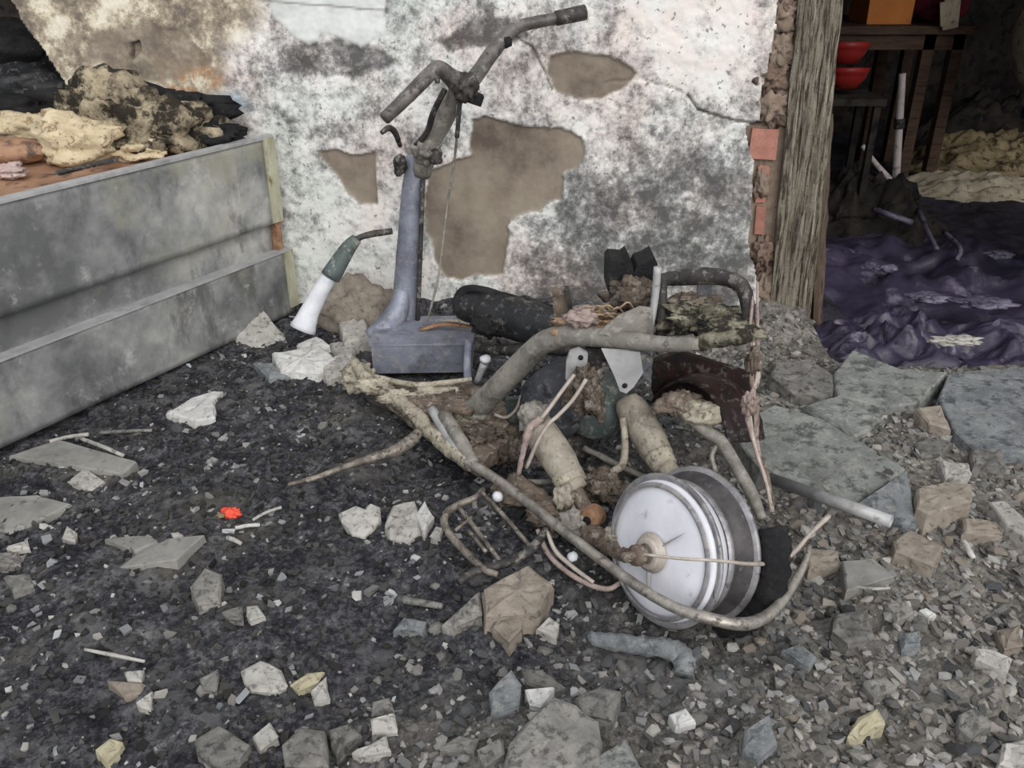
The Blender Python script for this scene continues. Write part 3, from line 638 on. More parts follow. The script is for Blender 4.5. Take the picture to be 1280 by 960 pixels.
# charred seat shell
sh_ = P_('seat_shell', tube([(578, 381, 2.42), (620, 392, 2.36), (660, 402, 2.30), (702, 410, 2.24)], [18, 25, 27, 22], 16, 6, .06), 'blackshell', label='black charred seat shell')
P_('seat_lip', tube([(572, 392, 2.38), (574, 370, 2.40), (592, 361, 2.40), (640, 372, 2.36), (690, 384, 2.3)], [6, 6, 5, 4, 3], 10, 5, .2), 'char', sh_)
P_('seat_hinge', lump(aty(612, 408, 2.3), (.045, .03, .03), .5, 4, 2.5, 44), 'char', sh_)
P_('upright_bracket', plate([(690, 365), (709, 363), (716, 404), (694, 409)], 2.05, .035), 'brownmetal', None, False)
P_('upright_bracket_edge', plate([(706, 362), (712, 363), (719, 404), (714, 406)], 2.03, .03), 'darksteel', None, False)
# charred controller with a notch, wires
ct = P_('controller', plate([(760, 330), (764, 326), (780, 327), (786, 322), (791, 332), (792, 342), (797, 332), (808, 328), (818, 322), (822, 330), (822, 352), (816, 386), (770, 384), (759, 362)], 1.98, .09), 'char', None, False, label='charred notched controller block')
P_('controller_crust', lump(aty(792, 370, 1.95), (.055, .03, .035), .6, 4, 3, 45), 'fibre', ct)
for i in range(26):
    x = 716+random.random()*78; y = 384+random.random()*24; a = random.uniform(-1, 1); l = random.uniform(14, 30)
    P_('wire', tube([(x-l*.6, y+6+a*4, 1.93), (x-l*.2, y-3, 1.9), (x+l*.2, y-4+a*6, 1.9), (x+l*.6, y+2-a*9, 1.92)], random.uniform(1., 1.7), 5, 3), random.choice(['copper', 'copper', 'pinkwire', 'straw']))
P_('wire_bed', lump(aty(748, 404, 1.94), (.10, .05, .025), .5, 4, 2.6, 46), 'copper')
P_('insulation_clump', lump(aty(727, 398, 1.9), (.035, .03, .02), .5, 4, 3, 47), 'pinkwire')
# brackets and grab rail
P_('side_plate', plate([(748, 417), (772, 396), (800, 384), (816, 386), (817, 424), (800, 428)], 1.83, .008), 'tubegrey', None, False)
P_('rail_post', tube([(822, 334, 1.86), (819, 370, 1.86), (813, 412, 1.84)], [5, 5, 4], 8), 'plate')
P_('rail_post', tube([(829, 350, 1.9), (828, 385, 1.88), (826, 420, 1.86)], [5, 6, 7], 8), 'darksteel')
P_('grab_rail', tube([(826, 350, 1.94), (850, 347, 1.93), (880, 345, 1.90), (908, 348, 1.87), (927, 358, 1.84), (934, 378, 1.82), (936, 404, 1.80)], [8, 10, 11, 10, 10, 9, 8], 12, 6, .05), 'darksteel', label='thick dark grab rail')
P_('rail_stay', plate([(872, 354), (890, 354), (889, 380), (872, 382)], 1.92, .01), 'steel', None, False)
P_('rail_crust', lump(aty(868, 378, 1.92), (.055, .04, .018), .5, 4, 2.8, 48), 'brownmetal')
P_('rail_crust', lump(aty(880, 398, 1.86), (.085, .05, .03), .55, 4, 2.8, 49), 'crust')
P_('rail_crust', lump(aty(915, 412, 1.78), (.06, .04, .02), .55, 4, 2.8, 50), 'crust')
P_('tail_plate', plate([(820, 385), (852, 388), (858, 420), (820, 420)], 1.88, .01), 'greensteel', None, False)
P_('tail_tube', tube([(868, 428, 1.73), (905, 415, 1.75), (942, 410, 1.74)], [5, 6, 5], 8, 5, .25), 'crust')
mp = P_('mount_plate', plate([(752, 437), (800, 440), (804, 466), (792, 484), (783, 492), (775, 489), (768, 470)], 1.80, .008), 'plate', None, False, label='light grey mounting plate with a hole')
P_('plate_hole', lathe(aty(781, 482, 1.799), (0, 1, 0), [(.006, -.002), (.006, .002)], 14), 'char', mp)
P_('plate_flange', plate([(800, 440), (815, 446), (813, 478), (802, 468)], 1.81, .02), 'steel', mp, False)
lg = P_('lug', plate([(712, 440), (724, 436), (735, 442), (734, 456), (722, 466), (714, 482), (707, 474), (708, 452)], 1.86, .012), 'plate', None, False)
P_('lug_hole', lathe(aty(726, 447, 1.858), (0, 1, 0), [(.006, -.002), (.006, .002)], 14), 'char', lg)
P_('motor_mount', plate([(732, 436), (754, 436), (752, 462), (736, 462)], 1.88, .03), 'darksteel', None, False)
P_('burnt_loom', lump(aty(734, 488, 1.82), (.035, .03, .05), .6, 4, 3, 51), 'fibre')
P_('burnt_loom', tube([(735, 470, 1.83), (744, 495, 1.81), (750, 512, 1.80), (752, 530, 1.79)], [9, 9, 7, 4], 9, 5, .25), 'fibre')
P_('burnt_loom', tube([(722, 470, 1.84), (712, 490, 1.83), (704, 508, 1.83)], [6, 6, 4], 8, 5, .25), 'fibre')
P_('wire', tube([(718, 468, 1.80), (700, 492, 1.79), (684, 514, 1.78), (664, 540, 1.77), (652, 570, 1.76), (647, 600, 1.76)], 2.6, 6), 'wirewhite')
P_('wire', tube([(733, 474, 1.79), (716, 500, 1.78), (697, 520, 1.77), (686, 530, 1.76), (672, 552, 1.75), (658, 585, 1.75)], 2.6, 6), 'wirewhite')
P_('wire', tube([(676, 522, 1.76), (662, 538, 1.75), (655, 560, 1.74), (648, 595, 1.74)], [5, 6, 4, 3], 7, 5, .2), 'pinkwire')
# motor / engine housings in the dark middle
mh = P_('motor_housing', lathe(aty(700, 500, 2.05), (-.5, -.82, .1), [(.02, .075), (.07, .07), (.092, .055), (.098, 0), (.098, -.10), (.08, -.12)], 32), 'motor', label='dark slate motor housing')
P_('housing_shell', lathe(aty(745, 512, 2.0), (-.5, -.82, .1), [(.015, .05), (.06, .045), (.075, .03), (.08, -.08)], 28), 'greensteel', mh)
an = np.radians(np.linspace(-10, 150, 22)); WX = np.array([.70, -.71, 0]); 
# rear wheel
WN_ = np.array([-.82, -.53, .24]); WN_ /= np.linalg.norm(WN_)
wc = atz(850, 684, .16)+np.array([-.0, .0, 0])
wh = empty('rear_wheel', wc); wh.location = wc-ORG[sc.name]; wh.parent = sc
def lw(name, prof, mt, seg=64, caps=True, parent=None, **k): return obj(name, lathe(wc, WN_, prof, seg, caps), mt, parent or wh, True, **k)
uuw = np.cross(WN_, (0, 0, 1.)); uuw /= np.linalg.norm(uuw); vvw = np.cross(WN_, uuw)
lw('motor_disc', [(0.0121, 0.0737), (0.0504, 0.0718), (0.1008, 0.0662), (0.1331, 0.0567), (0.1391, 0.0510), (0.1391, 0.0189)], 'alu', label='white ash-coated hub motor cover')
lw('rim', [(.139, .048), (.150, .052), (.153, .048), (.150, .042), (.140, .034)], 'rimgrey', caps=False)
lw('rim_channel', [(.141, .036), (.133, .024), (.131, .0), (.133, -.024), (.142, -.036), (.149, -.044)], 'rimdark', caps=False)
lw('rim_ridge', [(.1325, .008), (.1365, .004), (.1365, -.004), (.1325, -.008)], 'rimgrey', caps=False)
lw('rim_flange', [(.147, -.043), (.156, -.047), (.159, -.052), (.154, -.056), (.10, -.052)], 'rimgrey', caps=False)
lw('rim_back', [(.153, -.055), (.05, -.058), (.02, -.06)], 'rimdark')
lw('disc_ring', [(.126, .066), (.131, .068), (.136, .062)], 'rimgrey', caps=False)
for k in (0, 1, 3):
    a = math.radians(35+66*k); d_ = uuw*math.cos(a)+vvw*math.sin(a)
    obj('disc_web', tube3([wc+WN_*.078+d_*.03, wc+WN_*.077+d_*.06, wc+WN_*.072+d_*.095], [.005, .004, .001], 8, 4, .15, .4), 'plate', wh, True)
lw('hub_boss', [(0.0323, 0.0699), (0.0302, 0.0813), (0.0242, 0.0851), (0.0202, 0.0945)], 'brownmetal', 24)
lw('hub_coil', [(0.0363, 0.0756), (0.0403, 0.0794), (0.0363, 0.0832), (0.0302, 0.0869), (0.0343, 0.0907), (0.0262, 0.0945)], 'wirewhite', 28)
lw('axle', [(0.0101, 0.1512), (0.0101, -0.1134)], 'brownmetal', 14)
lw('axle_nut', [(0.0192, 0.1058), (0.0212, 0.1115), (0.0212, 0.1247), (0.0161, 0.1285)], 'brownmetal', 8)
# tyre remnant behind, thickened in black to stand in for the shadow there
uu = np.cross(WN_, (0, 0, 1.)); uu /= np.linalg.norm(uu); vv = np.cross(WN_, uu)
vv = vv if vv[2] > 0 else -vv; uu = uu if uu[0] > 0 else -uu
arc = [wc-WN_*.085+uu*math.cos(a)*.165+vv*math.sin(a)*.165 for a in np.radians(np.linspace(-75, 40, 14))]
obj('tyre_remnant_shade', tube3(arc, [.03]*14, 10, 3, .12), 'char', wh, True)
arc = [wc+WN_*.01+uu*math.cos(a)*.235+vv*math.sin(a)*.235 for a in np.radians(np.linspace(30, 125, 14))]
def arcshell(c, r, a0, a1, w0, w1, n=24, m=6, th=.006, ax=WN_):
    V = []; F = []
    for i in range(n+1):
        a = math.radians(a0+(a1-a0)*i/n)
        for k, rr in ((0, r), (1, r-th)):
            for j in range(m+1):
                t = j/m; w = w0+(w1-w0)*t; rad = rr-.018*(2*t-1)**2
                V.append(c+ax*w+uu*math.cos(a)*rad+vv*math.sin(a)*rad+RNG.uniform(-.001, .001, 3))
    s = 2*(m+1)
    for i in range(n):
        for j in range(m):
            p = i*s+j; F += [(p, p+1, p+1+s, p+s), (p+m+1, p+m+1+s, p+m+2+s, p+m+2)]
        F += [(i*s, i*s+s, i*s+s+m+1, i*s+m+1), (i*s+m, i*s+m+m+1, i*s+s+m+m+1, i*s+s+m)]
    F += [tuple(list(range(m+1))+list(range(2*m+1, m, -1))), tuple(n*s+q for q in list(range(2*m+1, m, -1))+list(range(m+1)))]
    return np.array(V), F
P_('mudguard', arcshell(aty(872, 545, 1.86), .155, 20, 165, -.08, .05), 'maroon', label='dark maroon rear mudguard')
P_('mudguard_flap', plate([(818, 452), (850, 440), (945, 470), (948, 540), (905, 520), (835, 520), (815, 490)], 1.98, .02), 'maroon', None, False)
# shocks
sk = P_('shock_absorber', tube([(668, 518, 1.86), (676, 540, 1.83), (697, 572, 1.77), (712, 598, 1.72)], [15, 21, 22, 19], 16, 5, .02), 'shock', label='near ash-grey shock absorber')
P_('shock_collar', tube([(708, 592, 1.735), (716, 606, 1.71)], [21, 20], 16), 'beigecrust', sk); P_('shock_collar', tube([(714, 604, 1.715), (722, 614, 1.70)], [17, 15], 16), 'shock', sk)
P_('shock_rod', tube([(718, 612, 1.70), (728, 630, 1.66), (740, 648, 1.62)], [11, 10, 11], 12), 'brownmetal', sk)
ey = P_('shock_eye', lathe(aty(741, 646, 1.60), (-.6, -.75, .1), [(.008, .022), (.022, .022), (.026, .015), (.026, -.015), (.02, -.02)], 20), 'rust', sk)
P_('eye_hole', lathe(aty(741, 646, 1.60)+np.array([-.6, -.75, .1])*.0235, (-.6, -.75, .1), [(.010, -.002), (.010, .0012)], 16), 'char', sk)
P_('shock_cap', lump(aty(668, 518, 1.84), (.035, .03, .03), .3, 4, 2.4, 53), 'tubegrey', sk)
sk2 = P_('shock_absorber', tube([(783, 498, 1.93), (790, 512, 1.91), (808, 542, 1.86), (824, 572, 1.81)], [14, 20, 21, 19], 16, 5, .02), 'shock', label='far tan shock absorber behind the wheel')
P_('shock_collar', tube([(822, 568, 1.81), (832, 584, 1.78)], [19, 16], 16), 'beigecrust', sk2); P_('shock_rod', tube([(830, 580, 1.79), (852, 610, 1.74), (868, 640, 1.68)], [13, 12, 10], 12), 'shock', sk2)
# swing arm and clutter at the hub
sw = P_('swing_arm', tube([(640, 600, 1.80), (690, 635, 1.70), (735, 665, 1.58), (775, 688, 1.47), (806, 698, 1.40)], [12, 13, 13, 11, 9], 12, 6, .22), 'brownmetal', label='heat-browned swing arm')
P_('arm_lug', lump(aty(705, 622, 1.66), (.022, .02, .03), .4, 4, 2.5, 54), 'shock', sw); P_('arm_lug', lump(aty(775, 670, 1.50), (.03, .025, .022), .4, 4, 2.5, 55), 'shock', sw)
P_('arm_lug', lump(aty(718, 655, 1.60), (.04, .03, .03), .5, 4, 2.5, 56), 'tubegrey', sw); P_('arm_lug', lump(aty(690, 645, 1.66), (.05, .03, .03), .5, 4, 2.5, 58), 'brownmetal', sw)
P_('cross_pipe', tube([(778, 522, 1.86), (781, 550, 1.84), (779, 578, 1.82), (768, 588, 1.80), (740, 596, 1.78), (712, 602, 1.76)], [4, 4.5, 5, 5, 5, 4], 8), 'beigecrust')
P_('cross_pipe', tube([(636, 600, 1.84), (664, 603, 1.80), (700, 602, 1.78)], 4, 8), 'tubegrey')
P_('cross_pipe', tube([(735, 585, 1.9), (765, 605, 1.86), (800, 620, 1.8)], [5, 7, 7], 8, 5, .2), 'fibre')
P_('cross_pipe', tube([(730, 560, 1.95), (770, 580, 1.9), (812, 600, 1.86)], 4, 8, 5, .2), 'tubegrey')
P_('gearbox', lump(aty(752, 610, 1.74), (.05, .05, .035), .45, 4, 2.2, 57), 'fibre'); P_('gearbox', lump(aty(690, 560, 2.0), (.09, .05, .06), .4, 4, 2.2, 59), 'darksteel')
P_('gearbox', lump(aty(650, 620, 1.82), (.06, .05, .03), .45, 4, 2.4, 60), 'brownmetal'); P_('gearbox', lump(aty(640, 560, 2.02), (.06, .05, .05), .4, 4, 2.2, 61), 'fibre')
# low rail sweeping round the wheel
P_('guard_rail', tube([(580, 575, .10), (606, 590, .10), (640, 613, .11), (700, 660, .125), (760, 706, .14), (810, 741, .15), (850, 762, .15), (890, 774, .15), (925, 780, .14), (950, 775, .13), (972, 758, .125), (992, 730, .13), (1008, 700, .15), (1012, 682, .16)], [6, 6.5, 6.5, 6.5, 6.5, 7, 7.5, 8, 8.5, 8, 7, 6, 4, 3], 10, 6, .03), 'chrome', label='dull chrome rail sweeping round the rear wheel')
P_('guard_wire', tube([(805, 693, 1.24), (850, 698, 1.22), (900, 701, 1.22), (940, 705, 1.28), (975, 702, 1.42), (995, 688, 1.46), (1012, 668, 1.5), (1036, 645, 1.56)], [2, 2.2, 2.2, 2.6, 3, 3, 2.6, 3.5], 7), 'wirewhite')
P_('tail_stay', tube([(858, 520, 1.80), (884, 540, 1.77), (902, 552, 1.74), (920, 582, 1.68), (940, 618, 1.62), (952, 648, 1.56)], [6, 8, 8, 8, 8, 6], 10), 'tubegrey', label='ash-grey tail stay')
P_('stay_lug', lump(aty(880, 518, 1.80), (.05, .035, .03), .3, 4, 2, 62), 'beigecrust')
P_('stay_lug', lump(aty(852, 505, 1.84), (.05, .03, .03), .4, 4, 2, 63), 'brownmetal')
P_('stay_wire', tube([(898, 555, 1.74), (890, 570, 1.73), (895, 590, 1.71)], 3, 7), 'tubegrey')
# luggage grille lying under the rail
gr = P_('luggage_grille', tube([(604, 612, .09), (594, 622, .09), (575, 630, .08), (560, 640, .075), (555, 652, .07), (562, 668, .065), (585, 693, .06), (606, 712, .06), (622, 718, .06)], [3.5, 4, 4.5, 5, 5, 5, 5, 4.5, 4], 9), 'grate', label='scorched wire luggage grille')
for q in ([(572, 632, .08), (600, 668, .07), (627, 704, .06)], [(600, 613, .09), (630, 645, .08), (662, 682, .065)], [(586, 664, .06), (608, 690, .055)]):
    P_('grille_bar', tube(q, 3, 8), 'grate', gr)
P_('grille_bar', tube([(569, 663, .07), (590, 646, .075)], 2.2, 7), 'grate', gr)
P_('grille_bar', tube([(573, 728, .05), (592, 715, .055), (618, 708, .06), (648, 698, .07), (668, 682, .085), (684, 660, .1)], [5, 5.5, 6, 6.5, 6, 5], 9), 'darksteel', gr)
P_('wire', tube([(672, 662, .09), (684, 690, .06), (705, 712, .05), (735, 730, .045), (760, 736, .05), (776, 728, .06)], [3, 3.5, 3.5, 3.5, 3.5, 3], 7), 'pinkwire')
P_('wire', tube([(684, 664, .10), (694, 688, .08), (715, 708, .06), (742, 728, .05)], [2.5, 3, 3, 2.5], 7), 'wirewhite')
P_('bolt', lump(atz(716, 696, .07), (.012, .012, .012), .15, 2, 2, 64), 'ashwhite'); P_('bolt', lump(atz(622, 621, .08), (.013, .013, .013), .12, 2, 2, 65), 'ashwhite')
# foot strut towards the left
P_('side_stand', tube([(360, 606, .03), (392, 598, .035), (430, 584, .05), (468, 572, .07), (496, 562, .085), (513, 552, .09), (524, 540, .10)], [3, 3.5, 4, 6, 8, 8, 6], 10, 6, .16), 'grate', label='silvery side stand reaching left over the ash')
# strands hanging at the tail
for i in range(6):
    dx = random.uniform(-7, 7); e = random.uniform(-12, 12)
    P_('melted_strand', tube([(944+dx*.6, 352+i*18, 1.80), (942+dx, 425, 1.76), (945-dx, 470, 1.74), (938+dx*1.2, 508, 1.72), (944+dx*.5, 555, 1.70), (958+dx*.5, 600, 1.66), (964+e*.3, 640, 1.62)], [1.6, 2.2, 2.2, 2.8, 2, 1.8, 1.2], 6, 5, .3), random.choice(['pinkwire', 'pinkwire', 'wirewhite', 'brownmetal']))
P_('strand_knot', lump(aty(938, 505, 1.71), (.016, .014, .03), .5, 4, 3, 66), 'pinkwire')
P_('strand_knot', lump(aty(942, 452, 1.74), (.014, .014, .03), .5, 4, 3, 67), 'brownmetal')

# ================================================================= ROOM CONTENTS (dim, through the doorway)
def rbox(name, px, py, Yd, hx, hy, hzz, mt, parent=None, jit=.004, **k): return obj(name, box3(aty(px, py, Yd), (hx, 0, 0), (0, hy, 0), (0, 0, hzz), jit), mt, parent, **k)
tb0 = aty(1128, 48, 5.0); tz = tb0[2]
tab = empty('wooden_table', (tb0[0], 5.3, hroom(np.array([tb0[0]]), np.array([5.3]))[0]), 'brown wooden table in the dark room behind the doorway', 'table')
tx0, tx1 = aty(1030, 48, 5.0)[0], aty(1222, 48, 5.0)[0]
obj('table_top', abox(tx0, tx1, 5.0, 5.75, tz+.02, tz+.06), 'tablewood', tab); obj('apron', abox(tx0+.04, tx1-.04, 5.03, 5.06, tz-.06, tz+.02), 'tablewood', tab)
for x in (tx0+.06, aty(1158, 90, 5.0)[0], tx1-.08):
    for y in (5.06, 5.66): obj('leg', abox(x-.03, x+.03, y-.03, y+.03, hroom(np.array([x]), np.array([y]))[0]-.01, tz+.02), 'tablewood', tab)
a = aty(1078, 38, 5.15); b = aty(1134, 38, 5.15)
ob_ = obj('orange_container', abox(a[0], b[0], 5.12, 5.4, tz+.06, tz+.36, .006), 'orange', label='orange plastic container standing on the table', cat='container')
a = aty(1142, 38, 5.12); b = aty(1200, 38, 5.12)
obj('cloth', lump(((a[0]+b[0])/2+.03, 5.2, tz+.205), (.14, .12, .15), .3, 4, 2, 71), 'darkred', smooth=True, label='dark red cloth heaped on the table', cat='cloth')
obj('paper_scrap', join(box3(aty(1190, 12, 4.98), (.035, 0, .01), (0, .006, 0), (-.012, 0, .1), .01), box3(aty(1178, 18, 4.98), (.012, 0, .0), (0, .006, 0), (-.01, 0, .06), .006)), 'paper', label='whitish scrap hanging over the table edge', cat='scrap')
for (px, py, lb) in ((1058, 67, 'upper red plastic bowl under the table beside the door frame'), (1058, 98, 'lower red plastic bowl under the table beside the door frame')):
    c = aty(px, py, 4.3); obj('red_bowl', lathe(c, (0, .15, 1), [(.05, -.045), (.085, .0), (.10, .045), (.104, .045), (.092, .02), (.05, -.03)], 28), 'red', smooth=True, label=lb, cat='bowl')
c = aty(1058, 118, 4.3); st_ = empty('stool', (c[0], 4.3, -.02), 'low dark stool under the red bowls', 'stool')
obj('seat', abox(c[0]-.14, c[0]+.14, 4.16, 4.44, c[2]-.03, c[2]), 'soot', st_)
for sx in (-1, 1):
    for sy in (-1, 1): obj('leg', abox(c[0]+sx*.11-.015, c[0]+sx*.11+.015, 4.3+sy*.11-.015, 4.3+sy*.11+.015, -.03, c[2]-.03), 'soot', st_)
pb = atz(1121, 224, 0); pl = empty('pole', pb, 'whitish pole standing upright in the dark room', 'pole')
Yp = pb[1]*.97
obj('pole_shaft', tube([(1128, 92, Yp), (1124, 155, Yp), (1120, 222, Yp)], [4.5, 5, 5], 8), 'polewhite', pl, True); obj('pole_joint', tube([(1124.5, 148, Yp), (1124, 160, Yp)], [7, 7], 8), 'darksteel', pl, True)
obj('stick', tube([(1078, 182, Yp), (1095, 205, Yp), (1112, 224, Yp)], [3, 3.5, 4], 7), 'polewhite', smooth=True, label='grey stick leaning toward the foot of the pole', cat='stick')
obj('pale_sack', lump(aty(1318, 40, 4.6), (.17, .15, .30), .12, 4, 2, 72), 'paper', smooth=True, label='pale sack at the right edge of the dark room', cat='sack')
# crumpled heaps
def heap(name, px, py, rx_, ry_, h, mt, label, cat, seed, amp=.6, n=60):
    c = atz(px, py, 0); u = np.linspace(-1, 1, n); A, B = np.meshgrid(u, u); r = np.sqrt(A*A+B*B)
    fall = np.clip(1-r**2, -.4, 1); st = (1.3, 3.6) if 'cloth' in name else (2.3, 2.3)
    ridg = 1-np.abs(fbm(A*st[0]+seed, B*st[1], o=4, s=seed))*2-np.abs(fbm(A*5+seed, B*7, o=2, s=seed+30))*.8
    Z = h*(fall*.7+fall.clip(0, 1)*amp*ridg*.8)-.02
    x = c[0]+A*rx_+.05*fbm(A*3, B*3, s=seed+1); y = c[1]+B*ry_+.05*fbm(A*3+9, B*3, s=seed+2)
    k = (np.arange(n-1)[:, None]*n+np.arange(n-1)[None, :]).ravel()
    F = np.stack([k, k+1, k+1+n, k+n], 1); rr = r.ravel(); F = F[(rr[F] < 1.02).all(1)]
    uq, inv = np.unique(F, return_inverse=True)
    return obj(name, (np.stack([x.ravel(), y.ravel(), Z.ravel()+hroom(x.ravel(), y.ravel())], 1)[uq], inv.reshape(-1, 4)), mt, smooth=True, label=label, cat=cat)
heap('plastic_sheet', 1200, 350, .75, .75, .12, 'purple', 'crumpled dark violet plastic sheet just inside the doorway', 'sheet', 75, .9, 90)
heap('plastic_sheet', 1258, 432, .42, .26, .09, 'purple', 'violet plastic fold in front at the right edge of the doorway', 'sheet', 76, .9, 60)
heap('plastic_sheet', 1118, 424, .30, .26, .10, 'purple', 'violet film crumpled beside the thin frame strip', 'sheet', 77, 1., 60)
heap('charred_heap', 1075, 270, .40, .5, .22, 'soot', 'black charred heap behind the door frame in the dark room', 'heap', 78, .9, 70)
heap('cloth_heap', 1240, 205, .62, .55, .16, 'straw', 'heap of scorched yellowish cloth on the dark room floor', 'cloth heap', 79, 1., 80)
heap('cloth_heap', 1215, 232, .5, .28, .09, 'paper', 'pale grimy cloth spread in front of the yellow heap', 'cloth heap', 80, 1., 60)
heap('charred_heap', 1228, 182, .55, .3, .34, 'soot', 'tall black heap under the right end of the table', 'heap', 81, .9, 60)
for k, (a0, b0, c0, w, lb) in enumerate([((1148, 262), (1160, 290), (1172, 312), 3, 'pale bent wire lying on the violet sheet'), ((1180, 290), (1200, 310), (1196, 325), 3, 'curled pale strip on the violet sheet right of the bent wire'), ((1092, 262), (1110, 268), (1140, 278), 4, 'grey strip lying on the black heap near the frame')]):
    obj('wire_scrap', tube([(a0[0], a0[1], .12), (b0[0], b0[1], .13), (c0[0], c0[1], .10)], w, 7, 5, .2), 'purple2', smooth=True, label=lb, cat='scrap')
for k, (x, y, sx, sy, lb) in enumerate([(1195, 425, .07, .03, 'bright pale flake in front on the violet sheet'), (1160, 372, .06, .04, 'pale violet flake at the middle of the violet sheet'), (1232, 378, .09, .05, 'broad pale violet flake right of the middle of the sheet'), (1110, 335, .04, .02, 'small pale flake above the violet-grey film'), (1250, 318, .05, .03, 'pale flake on the rear right of the violet sheet')]):
    c = atz(x, y, .12); obj('film_flake', lump(c, (sx, sy, .012), .5, 4, 2.2, 90+k), 'purple2' if k else 'pale', smooth=True, label=lb, cat='flake')

